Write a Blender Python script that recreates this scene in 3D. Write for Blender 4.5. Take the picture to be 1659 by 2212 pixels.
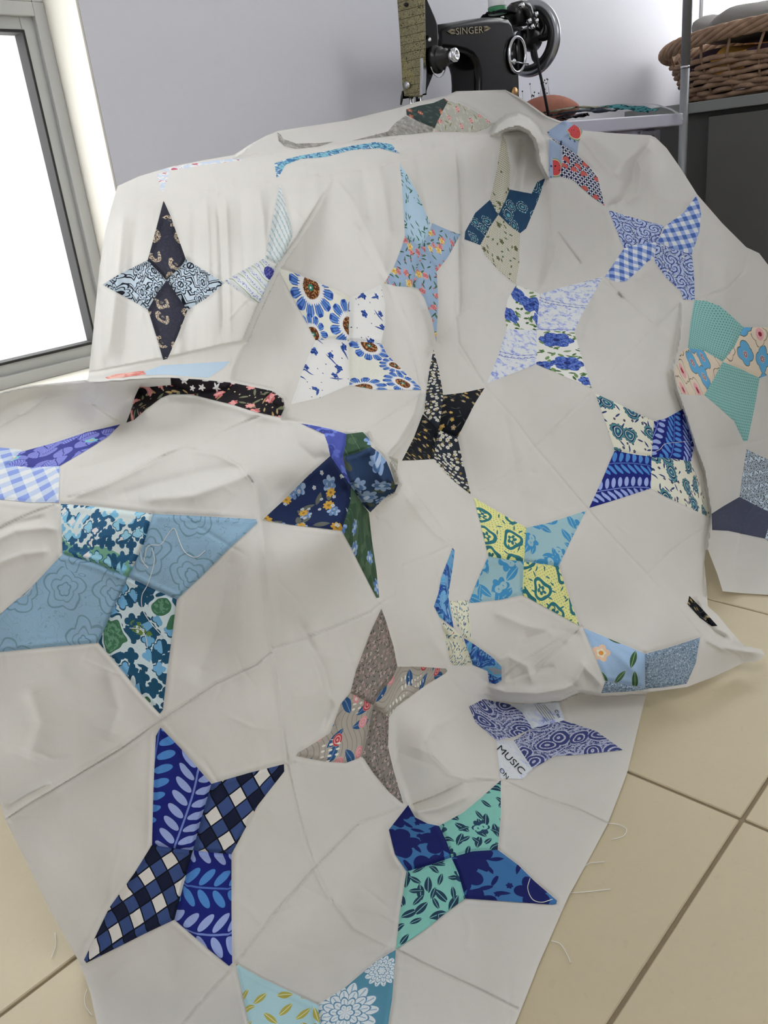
import bpy, bmesh, math, random, time
import numpy as np
from mathutils import Vector, Matrix
from mathutils.geometry import delaunay_2d_cdt

T0 = time.time()
for o in list(bpy.data.objects):
    bpy.data.objects.remove(o, do_unlink=True)
scene = bpy.context.scene
COL = scene.collection

# ------------------------------------------------------------------ camera
FPX, CX, CY = 1800.0, 829.5, 1106.0          # focal length and centre in photo pixels (1659 x 2212)
CAM_H = 0.70
YAW, PITCH, ROLL = (math.radians(a) for a in (44.56, 22.25, 6.32))


def cam_axes():
    c, s = math.cos, math.sin
    fwd = np.array([c(PITCH) * c(YAW), c(PITCH) * s(YAW), -s(PITCH)])
    right = np.array([s(YAW), -c(YAW), 0.0])
    down = np.cross(fwd, right)
    return np.stack([c(ROLL) * right + s(ROLL) * down, -s(ROLL) * right + c(ROLL) * down, fwd], 1)


AX = cam_axes()
ORIGIN = np.array([0.0, 0.0, CAM_H])
cam_data = bpy.data.cameras.new('camera')
cam_data.sensor_fit = 'HORIZONTAL'
cam_data.sensor_width = 36.0
cam_data.lens = FPX / 1659.0 * 36.0
cam_data.clip_start = 0.02
cam = bpy.data.objects.new('camera', cam_data)
cam.matrix_world = Matrix([[AX[i, 0], -AX[i, 1], -AX[i, 2], ORIGIN[i]] for i in range(3)] + [[0, 0, 0, 1]])
COL.objects.link(cam)
scene.camera = cam

# ------------------------------------------------------------------ light
world = bpy.data.worlds.new('world')
scene.world = world
world.use_nodes = True
bg = world.node_tree.nodes['Background']
bg.inputs[0].default_value = (0.975, 0.992, 1.0, 1)
bg.inputs[1].default_value = 4.5
vs = scene.view_settings
vs.view_transform = 'Standard'
vs.look = 'None'
vs.gamma = 1.0
vs.use_curve_mapping = False
vs.exposure = 0.2


# ------------------------------------------------------------------ pixel -> world helpers
def ray(x, y):
    return AX @ np.array([(x - CX) / FPX, (y - CY) / FPX, 1.0])


def on_y(x, y, Y):
    v = ray(x, y)
    return ORIGIN + v * (Y / v[1])


def on_x(x, y, X):
    v = ray(x, y)
    return ORIGIN + v * (X / v[0])


def on_z(x, y, Z):
    v = ray(x, y)
    return ORIGIN + v * ((Z - CAM_H) / v[2])


# ------------------------------------------------------------------ colour + node helpers
def lin(h, k=1.0):
    h = h.lstrip('#')
    out = []
    for i in (0, 2, 4):
        c = int(h[i:i + 2], 16) / 255.0
        c = c / 12.92 if c <= 0.04045 else ((c + 0.055) / 1.055) ** 2.4
        out.append(min(c * k, 0.92))
    return (*out, 1.0)


def ink(h):            # print colour as seen in the photo's soft light -> albedo
    return lin(h, 1.45)


class V:
    """a scalar socket with arithmetic"""
    def __init__(s, t, sock):
        s.t, s.s = t, sock

    def op(s, name, *rest):
        n = s.t.nodes.new('ShaderNodeMath')
        n.operation = name
        for i, a in enumerate((s,) + rest):
            if isinstance(a, V):
                s.t.links.new(a.s, n.inputs[i])
            else:
                n.inputs[i].default_value = float(a)
        return V(s.t, n.outputs[0])

    def __add__(s, o): return s.op('ADD', o)
    __radd__ = __add__
    def __sub__(s, o): return s.op('SUBTRACT', o)
    def __rsub__(s, o): return (s * -1.0) + o
    def __mul__(s, o): return s.op('MULTIPLY', o)
    __rmul__ = __mul__
    def __truediv__(s, o): return s.op('DIVIDE', o)
    def __lt__(s, o): return s.op('LESS_THAN', o)
    def __gt__(s, o): return s.op('GREATER_THAN', o)
    def abs(s): return s.op('ABSOLUTE')
    def floor(s): return s.op('FLOOR')
    def mod(s, k): return s.op('FLOORED_MODULO', k)
    def sin(s): return s.op('SINE')
    def cos(s): return s.op('COSINE')
    def sqrt(s): return s.op('SQRT')
    def min(s, o): return s.op('MINIMUM', o)
    def max(s, o): return s.op('MAXIMUM', o)
    def atan2(s, o): return s.op('ARCTAN2', o)
    def inv(s): return 1.0 - s


class Mat:
    """fabric material builder: u, v are centimetres across the cloth"""
    def __init__(m, name, base, rough=0.9, coords='UV', scale=1.0):
        m.mat = bpy.data.materials.new(name)
        m.mat.use_nodes = True
        m.t = m.mat.node_tree
        m.bsdf = m.t.nodes['Principled BSDF']
        m.bsdf.inputs['Roughness'].default_value = rough
        m.bsdf.inputs['Specular IOR Level'].default_value = 0.2
        if coords == 'UV':
            n = m.t.nodes.new('ShaderNodeUVMap')
            m.vec = n.outputs[0]
        else:
            n = m.t.nodes.new('ShaderNodeTexCoord')
            m.vec = n.outputs[coords]
        sep = m.t.nodes.new('ShaderNodeSeparateXYZ')
        m.t.links.new(m.vec, sep.inputs[0])
        m.u, m.v, m.w = (V(m.t, sep.outputs[i]) for i in range(3))
        m.col = base if not isinstance(base, str) else ink(base)

    def const(m, x):
        n = m.t.nodes.new('ShaderNodeValue')
        n.outputs[0].default_value = x
        return V(m.t, n.outputs[0])

    def comb(m, u, v):
        n = m.t.nodes.new('ShaderNodeCombineXYZ')
        m.t.links.new(u.s, n.inputs[0])
        m.t.links.new(v.s, n.inputs[1])
        return n.outputs[0]

    def warp(m, amount, scale):
        n = m.t.nodes.new('ShaderNodeTexNoise')
        n.inputs['Scale'].default_value = scale
        n.inputs['Detail'].default_value = 1
        m.t.links.new(m.vec, n.inputs['Vector'])
        sep = m.t.nodes.new('ShaderNodeSeparateColor')
        m.t.links.new(n.outputs['Color'], sep.inputs[0])
        m.u = m.u + (V(m.t, sep.outputs[0]) - 0.5) * amount
        m.v = m.v + (V(m.t, sep.outputs[1]) - 0.5) * amount
        return m

    def noise(m, scale, detail=2, rough=0.5, dist=0.0, vec=None):
        n = m.t.nodes.new('ShaderNodeTexNoise')
        n.inputs['Scale'].default_value = scale
        n.inputs['Detail'].default_value = detail
        n.inputs['Roughness'].default_value = rough
        n.inputs['Distortion'].default_value = dist
        m.t.links.new(vec or m.vec, n.inputs['Vector'])
        return V(m.t, n.outputs[0])

    def over(m, mask, color):
        """lay a colour over the print where mask is 1"""
        n = m.t.nodes.new('ShaderNodeMix')
        n.data_type = 'RGBA'
        m.t.links.new(mask.s, n.inputs[0])
        for sock, c in ((n.inputs[6], m.col), (n.inputs[7], color)):
            if isinstance(c, str):
                c = ink(c)
            if isinstance(c, tuple):
                sock.default_value = c
            else:
                m.t.links.new(c, sock)
        m.col = n.outputs[2]
        return m

    def cells(m, size, rnd=0.85, off=(0, 0)):
        """jittered cells: local x, y in cell radii, and two random numbers"""
        uu, vv = (m.u + off[0]) / size, (m.v + off[1]) / size
        n = m.t.nodes.new('ShaderNodeTexVoronoi')
        n.voronoi_dimensions = '2D'
        n.inputs['Scale'].default_value = 1.0
        n.inputs['Randomness'].default_value = rnd
        m.t.links.new(m.comb(uu, vv), n.inputs['Vector'])
        sep = m.t.nodes.new('ShaderNodeSeparateXYZ')
        m.t.links.new(n.outputs['Position'], sep.inputs[0])
        c = m.t.nodes.new('ShaderNodeSeparateColor')
        m.t.links.new(n.outputs['Color'], c.inputs[0])
        x = (uu - V(m.t, sep.outputs[0])) * 2.0
        y = (vv - V(m.t, sep.outputs[1])) * 2.0
        return x, y, V(m.t, c.outputs[0]), V(m.t, c.outputs[1]), V(m.t, n.outputs['Distance'])

    def flowers(m, size, petal, centre=None, n=5, R=0.8, keep=1.0, off=(0, 0), petal2=None, lines=None, mid=None):
        x, y, r1, r2, _ = m.cells(size, 0.8, off)
        r = (x * x + y * y).sqrt()
        th = y.atan2(x) + r1 * 6.28
        lobe = (th * (n / 2.0)).cos().abs() * 0.35 + 0.65
        on = r2 < keep
        edge = (r2 * 0.35 + 0.75) * R
        m.over((r < lobe * edge) * on, petal)
        if petal2:
            m.over((r < lobe * edge) * on * (r1 > 0.5), petal2)
        if lines:
            m.over((r < lobe * edge) * on * (((r * 7.0 + (th * 2.0).sin() * 1.3).sin()) > 0.55), lines)
        if mid:
            m.over((r < lobe * edge * 0.62) * on, mid)
        if centre:
            m.over((r < edge * 0.27) * on, centre)
        return m

    def leaves(m, size, color, L=0.85, W=0.3, keep=1.0, off=(3.1, 1.7), vein=None):
        x, y, r1, r2, _ = m.cells(size, 0.9, off)
        a = r1 * 6.28
        p = x * a.cos() + y * a.sin()
        q = y * a.cos() - x * a.sin()
        lens = (q.abs() < (1.0 - (p / L) * (p / L)) * W) * (r2 < keep)
        m.over(lens, color)
        if vein:
            m.over(lens * (q.abs() < 0.035), vein)
        return m

    def sprays(m, period, c_leaf, c_leaf2, c_stem, c_stem2, ang=0.5, step=0.9):
        ca, sa = math.cos(ang), math.sin(ang)
        p = m.u * ca + m.v * sa
        q = m.v * ca - m.u * sa
        q = q + (p * 0.35).sin() * 0.35
        row = (q / period).floor()
        odd = row.mod(2.0) > 0.5
        d = q.mod(period) - period / 2
        side = d.abs()
        du = (p + row * 0.37).mod(step) - step / 2
        a = side - period * 0.24
        c4, s4 = 0.8, 0.6
        lx, ly = a * c4 + du * s4, du * c4 - a * s4
        leaf = ((lx / (period * 0.235)) * (lx / (period * 0.235)) + (ly / (step * 0.27)) * (ly / (step * 0.27))) < 1.0
        stem = side < 0.06
        m.over(leaf, c_leaf).over(leaf * odd, c_leaf2).over(stem, c_stem).over(stem * odd, c_stem2)
        return m

    def done(m, weave=0.0, bump=0.12, vary=0.06, thin=0.0):
        t = m.t
        src = m.col
        fine = m.noise(9.0 if weave == 0 else weave, 3, 0.6)
        if vary:
            n = t.nodes.new('ShaderNodeMix')
            n.data_type = 'RGBA'
            n.blend_type = 'MULTIPLY'
            n.inputs[0].default_value = 1.0
            if isinstance(src, tuple):
                n.inputs[6].default_value = src
            else:
                t.links.new(src, n.inputs[6])
            g = fine * (2 * vary) + (1 - vary)
            cc = t.nodes.new('ShaderNodeCombineColor')
            for i in range(3):
                t.links.new(g.s, cc.inputs[i])
            t.links.new(cc.outputs[0], n.inputs[7])
            src = n.outputs[2]
        if isinstance(src, tuple):
            m.bsdf.inputs['Base Color'].default_value = src
        else:
            t.links.new(src, m.bsdf.inputs['Base Color'])
        if bump:
            b = t.nodes.new('ShaderNodeBump')
            b.inputs['Strength'].default_value = bump
            b.inputs['Distance'].default_value = 0.002
            t.links.new(fine.s, b.inputs['Height'])
            t.links.new(b.outputs[0], m.bsdf.inputs['Normal'])
        if thin:                                   # thin cloth lets daylight through
            tr, mx = t.nodes.new('ShaderNodeBsdfTranslucent'), t.nodes.new('ShaderNodeMixShader')
            if isinstance(src, tuple):
                tr.inputs['Color'].default_value = src
            else:
                t.links.new(src, tr.inputs['Color'])
            mx.inputs[0].default_value = thin
            t.links.new(m.bsdf.outputs[0], mx.inputs[1])
            t.links.new(tr.outputs[0], mx.inputs[2])
            t.links.new(mx.outputs[0], t.nodes['Material Output'].inputs[0])
        return m.mat


def plain(name, color, rough=0.6, metal=0.0, spec=0.5, scale=30.0, vary=0.05, bump=0.0, k=1.0):
    m = Mat(name, lin(color, k), rough, 'Object')
    m.bsdf.inputs['Metallic'].default_value = metal
    m.bsdf.inputs['Specular IOR Level'].default_value = spec
    return m.done(weave=scale, bump=bump, vary=vary)


# ------------------------------------------------------------------ object helpers
def link(name, me, mat=None, parent=None):
    o = bpy.data.objects.new(name, me)
    COL.objects.link(o)
    if mat is not None and me is not None:
        me.materials.append(mat)
    if parent is not None:
        o.parent = parent
        o.matrix_parent_inverse = parent.matrix_basis.inverted()
    return o


def tag(o, label, cat, group=None):
    o['label'] = label
    o['category'] = cat
    if group:
        o['group'] = group
    return o


def thing(name, loc, label, cat, group=None):
    o = bpy.data.objects.new(name, None)
    o.empty_display_size = 0.05
    o.location = loc
    COL.objects.link(o)
    return tag(o, label, cat, group)


def from_bm(name, bm, mat, parent=None, smooth=True):
    me = bpy.data.meshes.new(name)
    bm.normal_update()
    bm.to_mesh(me)
    bm.free()
    if smooth:
        me.shade_smooth()
    return link(name, me, mat, parent)


def bm_box(bm, lo, hi, bevel=0.0, seg=2):
    vs_ = [bm.verts.new((x, y, z)) for x in (lo[0], hi[0]) for y in (lo[1], hi[1]) for z in (lo[2], hi[2])]
    fs = [(0, 1, 3, 2), (4, 6, 7, 5), (0, 4, 5, 1), (2, 3, 7, 6), (0, 2, 6, 4), (1, 5, 7, 3)]
    faces = [bm.faces.new([vs_[i] for i in f]) for f in fs]
    if bevel:
        edges = list({e for f in faces for e in f.edges})
        bmesh.ops.bevel(bm, geom=edges, offset=bevel, segments=seg, affect='EDGES', profile=0.5)
    return bm


def box(name, lo, hi, mat, parent=None, bevel=0.0):
    bm = bm_box(bmesh.new(), lo, hi, bevel)
    return from_bm(name, bm, mat, parent, smooth=False)


def bm_tube(bm, pts, radii, n=8, cap=True):
    pts = [Vector(p) for p in pts]
    if not hasattr(radii, '__len__'):
        radii = [radii] * len(pts)
    rings = []
    prev = None
    for i, p in enumerate(pts):
        d = (pts[min(i + 1, len(pts) - 1)] - pts[max(i - 1, 0)]).normalized()
        if prev is None:
            a = d.cross(Vector((0, 0, 1)))
            if a.length < 1e-3:
                a = d.cross(Vector((0, 1, 0)))
            a.normalize()
        else:
            a = (prev - d * prev.dot(d)).normalized()
        prev = a
        b = d.cross(a)
        rings.append([bm.verts.new(p + (a * math.cos(k * 2 * math.pi / n) + b * math.sin(k * 2 * math.pi / n)) * radii[i]) for k in range(n)])
    for r0, r1 in zip(rings, rings[1:]):
        for k in range(n):
            bm.faces.new((r0[k], r0[(k + 1) % n], r1[(k + 1) % n], r1[k]))
    if cap:
        bm.faces.new(rings[0][::-1])
        bm.faces.new(rings[-1])
    return bm


def tube(name, pts, r, mat, parent=None, n=8):
    return from_bm(name, bm_tube(bmesh.new(), pts, r, n), mat, parent)


def bm_lathe(bm, prof, origin, axis, n=32):
    """prof: (distance along axis, radius)"""
    axis = Vector(axis).normalized()
    a = axis.cross(Vector((0, 0, 1)))
    if a.length < 1e-3:
        a = axis.cross(Vector((0, 1, 0)))
    a.normalize()
    b = axis.cross(a)
    o = Vector(origin)
    rings = []
    for d, r in prof:
        rings.append([bm.verts.new(o + axis * d + (a * math.cos(k * 2 * math.pi / n) + b * math.sin(k * 2 * math.pi / n)) * max(r, 1e-5)) for k in range(n)])
    for r0, r1 in zip(rings, rings[1:]):
        for k in range(n):
            bm.faces.new((r0[k], r1[k], r1[(k + 1) % n], r0[(k + 1) % n]))
    bm.faces.new(rings[0])
    bm.faces.new(rings[-1][::-1])
    return bm


def lathe(name, prof, origin, axis, mat, parent=None, n=32):
    return from_bm(name, bm_lathe(bmesh.new(), prof, origin, axis, n), mat, parent)


def bm_prism(bm, pts3, shift, bevel=0.0, seg=3):
    """a planar outline of 3-D points swept by the vector shift"""
    shift = Vector(shift)
    a = [bm.verts.new(Vector(p)) for p in pts3]
    b = [bm.verts.new(Vector(p) + shift) for p in pts3]
    n = len(a)
    f = [bm.faces.new(a), bm.faces.new(b[::-1])]
    for i in range(n):
        bm.faces.new((a[i], b[i], b[(i + 1) % n], a[(i + 1) % n]))
    bmesh.ops.recalc_face_normals(bm, faces=bm.faces)
    if bevel:
        ed = [e for e in bm.edges if any(fc in f for fc in e.link_faces)]
        bmesh.ops.bevel(bm, geom=ed, offset=bevel, segments=seg, affect='EDGES', profile=0.5)
    return bm


def flat_ends(o):
    for p in o.data.polygons:
        if p.loop_total > 4:
            p.use_smooth = False
    return o


def text_mesh(body, size=1.0):
    cu = bpy.data.curves.new('lettering', 'FONT')
    cu.body = body
    cu.size = size
    cu.resolution_u = 3
    tmp = bpy.data.objects.new('lettering_tmp', cu)
    COL.objects.link(tmp)
    dg = bpy.context.evaluated_depsgraph_get()
    dg.update()
    me = bpy.data.meshes.new_from_object(tmp.evaluated_get(dg))
    bpy.data.objects.remove(tmp, do_unlink=True)
    bpy.data.curves.remove(cu)
    return me
# ------------------------------------------------------------------ the room
WALL_Y, END_X = 1.45, 3.30
JAMB_X, SILL_Z, HEAD_Z = 0.878, 0.385, 2.10
FRAME_Y = 1.555


def structure(o):
    o['kind'] = 'structure'
    return o


wall_paint = plain('grey_white_wall_paint', '#dcdce3', 0.85, spec=0.2, scale=60, vary=0.02, bump=0.03)
reveal_paint = plain('cream_reveal_paint', '#e6e2d6', 0.8, spec=0.2, scale=60, vary=0.02)
frame_mat = plain('powder_coated_window_frame', '#b9bab8', 0.45, spec=0.4, scale=40, vary=0.02)
gasket_mat = plain('black_glazing_gasket', '#2b2a29', 0.8)
grout_mat = plain('grey_brown_grout', '#8a7d66', 0.95, spec=0.1, scale=200, vary=0.15)

tm = Mat('beige_porcelain_tile', lin('#bbae90'), 0.5, 'Object')
tm.bsdf.inputs['Specular IOR Level'].default_value = 0.5
n1 = tm.noise(6.0, 5, 0.65)
tm.over((n1 - 0.35) * 1.2, lin('#c4b799'))
n2 = tm.noise(55.0, 3, 0.7)
tm.over((n2 > 0.66) * 0.25, lin('#ad9e80'))
TILE_MAT = tm.done(weave=160.0, bump=0.04, vary=0.03)

T = 0.45
TX0, TY0 = 1.0755 * 0.70, 0.3465 * 0.70          # one joint crossing, from the photo
floor = structure(box('floor', (-1.6, -1.6, -0.05), (END_X, WALL_Y + 0.02, -0.003), grout_mat))
tile_cache = {}


def tile_mesh(w, h):
    key = (round(w, 4), round(h, 4))
    if key not in tile_cache:
        tb = bm_box(bmesh.new(), (0.0022, 0.0022, -0.008), (w - 0.0022, h - 0.0022, 0.0), 0.0012, 1)
        me_ = bpy.data.meshes.new('tile')
        tb.to_mesh(me_)
        tb.free()
        me_.materials.append(TILE_MAT)
        tile_cache[key] = me_
    return tile_cache[key]


for i in range(-5, 7):
    for j in range(-4, 4):
        x, y = TX0 + i * T, TY0 + j * T
        w, h = min(T, END_X - 0.001 - x), min(T, WALL_Y - 0.001 - y)      # cut tiles along the walls
        if w < 0.03 or h < 0.03:
            continue
        o = link('tile', tile_mesh(w, h), None, floor)
        o.location = (x, y, 0)

# wall with the window opening
bm = bmesh.new()
DEEP = WALL_Y + 0.26
bm_box(bm, (JAMB_X, WALL_Y, 0), (END_X + 0.2, DEEP, 2.45))
WIN_X0 = 0.02
bm_box(bm, (-1.6, WALL_Y, 0), (WIN_X0, DEEP, 2.45))
bm_box(bm, (WIN_X0, WALL_Y, 0), (JAMB_X, DEEP, SILL_Z))
bm_box(bm, (WIN_X0, WALL_Y, HEAD_Z), (JAMB_X, DEEP, 2.45))
wall_back = structure(from_bm('wall_back', bm, wall_paint, smooth=False))
rv = structure(box('trim_1', (JAMB_X - 0.004, WALL_Y + 0.001, SILL_Z), (JAMB_X - 0.0005, DEEP, HEAD_Z), reveal_paint))
sill = structure(box('trim_2', (WIN_X0 + .002, WALL_Y - 0.02, SILL_Z), (JAMB_X - 0.004, FRAME_Y + 0.02, SILL_Z + 0.012), reveal_paint, bevel=0.003))

# the window: outer frame, sash frame, gasket and pane
win = structure(bpy.data.objects.new('window_1', None))
COL.objects.link(win)
win.location = (0.0, FRAME_Y, SILL_Z)
FX1 = JAMB_X - 0.004
FZ0, FZ1 = SILL_Z + 0.012, 1.03


def frame_part(name, x0, z0, x1, z1, y0, y1, w, mat):
    """right, top and bottom members of a frame that runs out of sight on the left"""
    for lo, hi in (((x1 - w, y0, z0), (x1, y1, z1)), ((x0, y0, z1 - w), (x1 - w, y1, z1)), ((x0, y0, z0), (x1 - w, y1, z0 + w))):
        box(name, lo, hi, mat, win, 0.0015)


frame_part('outer_frame', WIN_X0 + .004, FZ0, FX1, FZ1, FRAME_Y, FRAME_Y + 0.07, 0.022, frame_mat)
frame_part('sash_frame', WIN_X0 + .01, FZ0 + .012, FX1 - .012, FZ1 - .012, FRAME_Y + 0.012, FRAME_Y + 0.05, 0.034, frame_mat)
frame_part('gasket', WIN_X0 + .02, FZ0 + .042, FX1 - .043, FZ1 - .042, FRAME_Y + 0.008, FRAME_Y + 0.04, 0.005, gasket_mat)
frame_part('outer_frame', WIN_X0 + .004, 1.03, FX1, HEAD_Z, FRAME_Y, FRAME_Y + 0.07, 0.022, frame_mat)
frame_part('sash_frame', WIN_X0 + .01, 1.042, FX1 - .012, HEAD_Z - .012, FRAME_Y + 0.012, FRAME_Y + 0.05, 0.034, frame_mat)
glass = bpy.data.materials.new('clear_window_glass')
glass.use_nodes = True
gt = glass.node_tree
gt.nodes.remove(gt.nodes['Principled BSDF'])
g1, g2, gm = gt.nodes.new('ShaderNodeBsdfTransparent'), gt.nodes.new('ShaderNodeBsdfGlossy'), gt.nodes.new('ShaderNodeMixShader')
g2.inputs['Roughness'].default_value = 0.02
gm.inputs[0].default_value = 0.04
gt.links.new(g1.outputs[0], gm.inputs[1])
gt.links.new(g2.outputs[0], gm.inputs[2])
gt.links.new(gm.outputs[0], gt.nodes['Material Output'].inputs[0])
box('pane', (WIN_X0 + .02, FRAME_Y + .024, FZ0 + .03), (FX1 - .04, FRAME_Y + .03, FZ1 - .03), glass, win)

box('pane', (WIN_X0 + .02, FRAME_Y + .024, 1.06), (FX1 - .04, FRAME_Y + .03, HEAD_Z - .03), glass, win)

# end wall with a second window above the cabinet
bm = bmesh.new()
W2A, W2B, W2Z0, W2Z1 = 0.32, 1.445, 0.93, 2.3
bm_box(bm, (END_X, -1.6, 0), (END_X + 0.2, WALL_Y, W2Z0))
bm_box(bm, (END_X, -1.6, W2Z1), (END_X + 0.2, WALL_Y, 2.45))
bm_box(bm, (END_X, W2B, W2Z0), (END_X + 0.2, WALL_Y, W2Z1))
bm_box(bm, (END_X, -1.6, W2Z0), (END_X + 0.2, W2A, W2Z1))
wall_right = structure(from_bm('wall_right', bm, wall_paint, smooth=False))
w2 = structure(bpy.data.objects.new('window_2', None))
COL.objects.link(w2)
w2.location = (END_X + .08, 0.4, W2Z0)
for lo, hi in (((END_X + .06, W2A, W2Z0), (END_X + .1, W2B, W2Z0 + .03)), ((END_X + .06, W2A, W2Z1 - .03), (END_X + .1, W2B, W2Z1)), ((END_X + .06, W2A, W2Z0), (END_X + .1, W2A + .03, W2Z1)), ((END_X + .06, W2B - .012, W2Z0), (END_X + .1, W2B, W2Z1))):
    box('window_frame', lo, hi, frame_mat, w2, 0.002)
box('pane', (END_X + .078, W2A + .02, W2Z0 + .02), (END_X + .083, W2B - .02, W2Z1 - .02), glass, w2)
bm = bmesh.new()                                  # ceiling with an unseen opening, added to let daylight down on floor and seat
RX0, RX1, RY0, RY1 = -0.6, 0.4, -0.5, 0.45
bm_box(bm, (-1.8, -1.8, 2.45), (RX0, DEEP, 2.5))
bm_box(bm, (RX1, -1.8, 2.45), (END_X + .2, DEEP, 2.5))
bm_box(bm, (RX0, -1.8, 2.45), (RX1, RY0, 2.5))
bm_box(bm, (RX0, RY1, 2.45), (RX1, DEEP, 2.5))
ceiling = structure(from_bm('ceiling', bm, plain('white_ceiling_paint', '#e4e3e0', 0.9, spec=0.1), smooth=False))
# walls behind the camera, with an opening added to brighten the quilt from the front
wall_left = structure(box('wall_left', (-1.8, -1.8, 0), (-1.6, DEEP, 2.45), wall_paint))
OPX0, OPX1, OPZ0, OPZ1 = 0.7, 1.7, 1.3, 2.15
bm = bmesh.new()
bm_box(bm, (-1.8, -1.8, OPZ1), (END_X + .2, -1.6, 2.45))
bm_box(bm, (-1.8, -1.8, 0), (END_X + .2, -1.6, OPZ0))
bm_box(bm, (-1.8, -1.8, OPZ0), (OPX0, -1.6, OPZ1))
bm_box(bm, (OPX1, -1.8, OPZ0), (END_X + .2, -1.6, OPZ1))
wall_front = structure(from_bm('wall_front', bm, wall_paint, smooth=False))
# ------------------------------------------------------------------ quilt fabrics (procedural prints, u/v in cm)
PR = {}


def fab(name, base, **kw):
    m = Mat('fabric_' + name, base, **kw)
    PR[name] = m
    return m


def build_prints():
    m = fab('navy_paisley', '#33343f')
    m.warp(1.2, 0.5)
    m.over(((m.noise(1.3, 2, 0.5, 2.0) * 13.0).sin().abs() < 0.1), '#454652')
    x, y, r1, r2, d = m.cells(2.2)
    r = (x * x + y * y * 1.6).sqrt()
    ring = ((r - 0.55).abs() < 0.2) * ((y.atan2(x) + r1 * 6.28).sin() > -0.55) * (r2 < 0.75)
    speck = m.noise(7.0, 3, 0.7)
    m.over(ring * (speck > 0.47), '#a89a86').over(ring * (speck > 0.56), '#cfc3ae').over((r < 0.16) * (r2 < 0.6) * (speck > 0.5), '#8d8275')

    m = fab('black_white_geometric', '#b9c6d2')
    zz = ((m.u / 1.6).mod(1.0) - 0.5).abs() * 1.6
    k = ((m.v + zz) / 1.15).mod(1.0)
    m.over(k < 0.16, '#23262f').over((k > 0.3) * (k < 0.4), '#23262f')
    x, y, r1, r2, d = m.cells(2.4, 0.25)
    r = (x * x + y * y).sqrt()
    th = y.atan2(x)
    pet = (th * 4.0).cos().abs() * 0.3 + 0.62
    m.over(r < pet, '#b4c2ce').over(((r - pet).abs() < 0.06), '#23262f').over((r - pet * 0.66).abs() < 0.05, '#23262f').over((r - 0.26).abs() < 0.06, '#23262f').over((x.abs() < 0.06) * (r < 0.2), '#23262f')

    m = fab('pale_lattice', '#c9d4d8')
    a, b = (m.u + m.v * 0.6).mod(0.62), (m.v * 0.6 - m.u).mod(0.62)
    m.over((a < 0.2), '#a9bcc4').over(b < 0.18, '#dfe5e4').over((a < 0.07), '#8ea6b0')

    m = fab('lavender_rows', '#cdd6e0')
    k = (m.u + m.v * 0.25).mod(1.25)
    word = m.noise(5.5, 2, 0.6)
    m.over((k > 0.35) * (k < 0.75) * (word > 0.53), '#7d86b8').over(k < 0.09, '#8f9a72')
    x, y, r1, r2, d = m.cells(3.6, 0.7, (1.2, 0.4))
    m.over(((x * x + y * y * 0.5) < 0.16) * (r2 < 0.6), '#3c3f83').over(((x * x + y * y * 0.5) < 0.16) * (r2 < 0.6) * (m.noise(4, 1) > 0.55), '#6468a6')

    m = fab('blue_daisies', '#d9d3c6')
    x, y, r1, r2, d = m.cells(4.2, 0.55)
    r = (x * x + y * y).sqrt()
    th = y.atan2(x) + r1 * 6.28
    pet = (th * 5.0).cos().abs()
    tip = 1.02 - (pet.inv() * pet.inv()) * 0.32
    m.over((r < tip) * (pet > 0.22), '#27408c').over((r < tip) * (pet > 0.5) * (pet < 0.8), '#5f88c2').over((r < tip - 0.1) * (pet > 0.93), '#4a72b4')
    sp = (th * 17.0).cos().abs()
    m.over(r < (sp * 0.1 + 0.5), '#e4e0d4').over((r < 0.34), '#4c2a1c').over((r < 0.34) * (m.noise(9, 1) > 0.55), '#a06a3c').over(r < 0.1, '#2f7a66').over(r < 0.035, '#d8ead8')

    m = fab('white_with_blue_roses', lin('#cfd0cb', 1.5))
    m.flowers(2.6, '#3f5fa8', None, 5, 0.42, 0.72, lines='#1f3576', petal2='#4c6cb0')
    m.leaves(2.6, '#34508f', 0.7, 0.1, 0.55, off=(0.5, 0.5))
    x, y, r1, r2, d = m.cells(1.7, 0.9, (7, 3))
    m.over(((x * x + y * y) < 0.008), '#27306a')

    m = fab('blue_garden_floral', '#8ea5bd')
    m.leaves(1.35, '#4f6a58', 0.85, 0.2, 0.7).leaves(1.2, '#38533f', 0.8, 0.16, 0.5, off=(8, 2))
    m.flowers(1.9, '#cf8f8c', '#b9696c', 5, 0.62, 0.6, lines='#b46a70')
    m.flowers(2.3, '#dcc48e', '#c7973f', 5, 0.6, 0.45, off=(5.2, 3.3), lines='#c9a45c')
    m.flowers(1.5, '#b9646a', None, 4, 0.22, 0.4, off=(2.2, 8.3))

    m = fab('pale_blue_sprigs', '#a5bfdb')
    m.leaves(0.9, '#3f6a5d', 1.0, 0.2, 0.75).leaves(0.8, '#2f5a4c', 0.9, 0.14, 0.6, off=(4, 2))
    m.over(m.noise(0.35, 1) > 0.55, '#a5bfdb')

    m = fab('grey_pin_dots', '#c3c0b0')
    a, b = m.u.mod(0.34) - 0.17, m.v.mod(0.34) - 0.17
    m.over((a * a + b * b) < 0.0075, '#4c4f4a')
    m.leaves(1.1, '#5b6748', 0.8, 0.3, 0.3).flowers(3.4, '#5d5d42', '#3f4a35', 5, 0.36, 0.5, off=(1, 4))

    m = fab('teal_paisley', '#24405c')
    m.warp(1.4, 0.45)
    x, y, r1, r2, d = m.cells(2.9)
    r = (x * x + y * y * 1.6).sqrt()
    m.over(r < 0.78, '#2f6873').over(r < 0.66, '#1d2f4c').over(r < 0.5, '#3b7c86').over(r < 0.42, '#27445f').over(r < 0.2, '#5b98a2')
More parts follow.
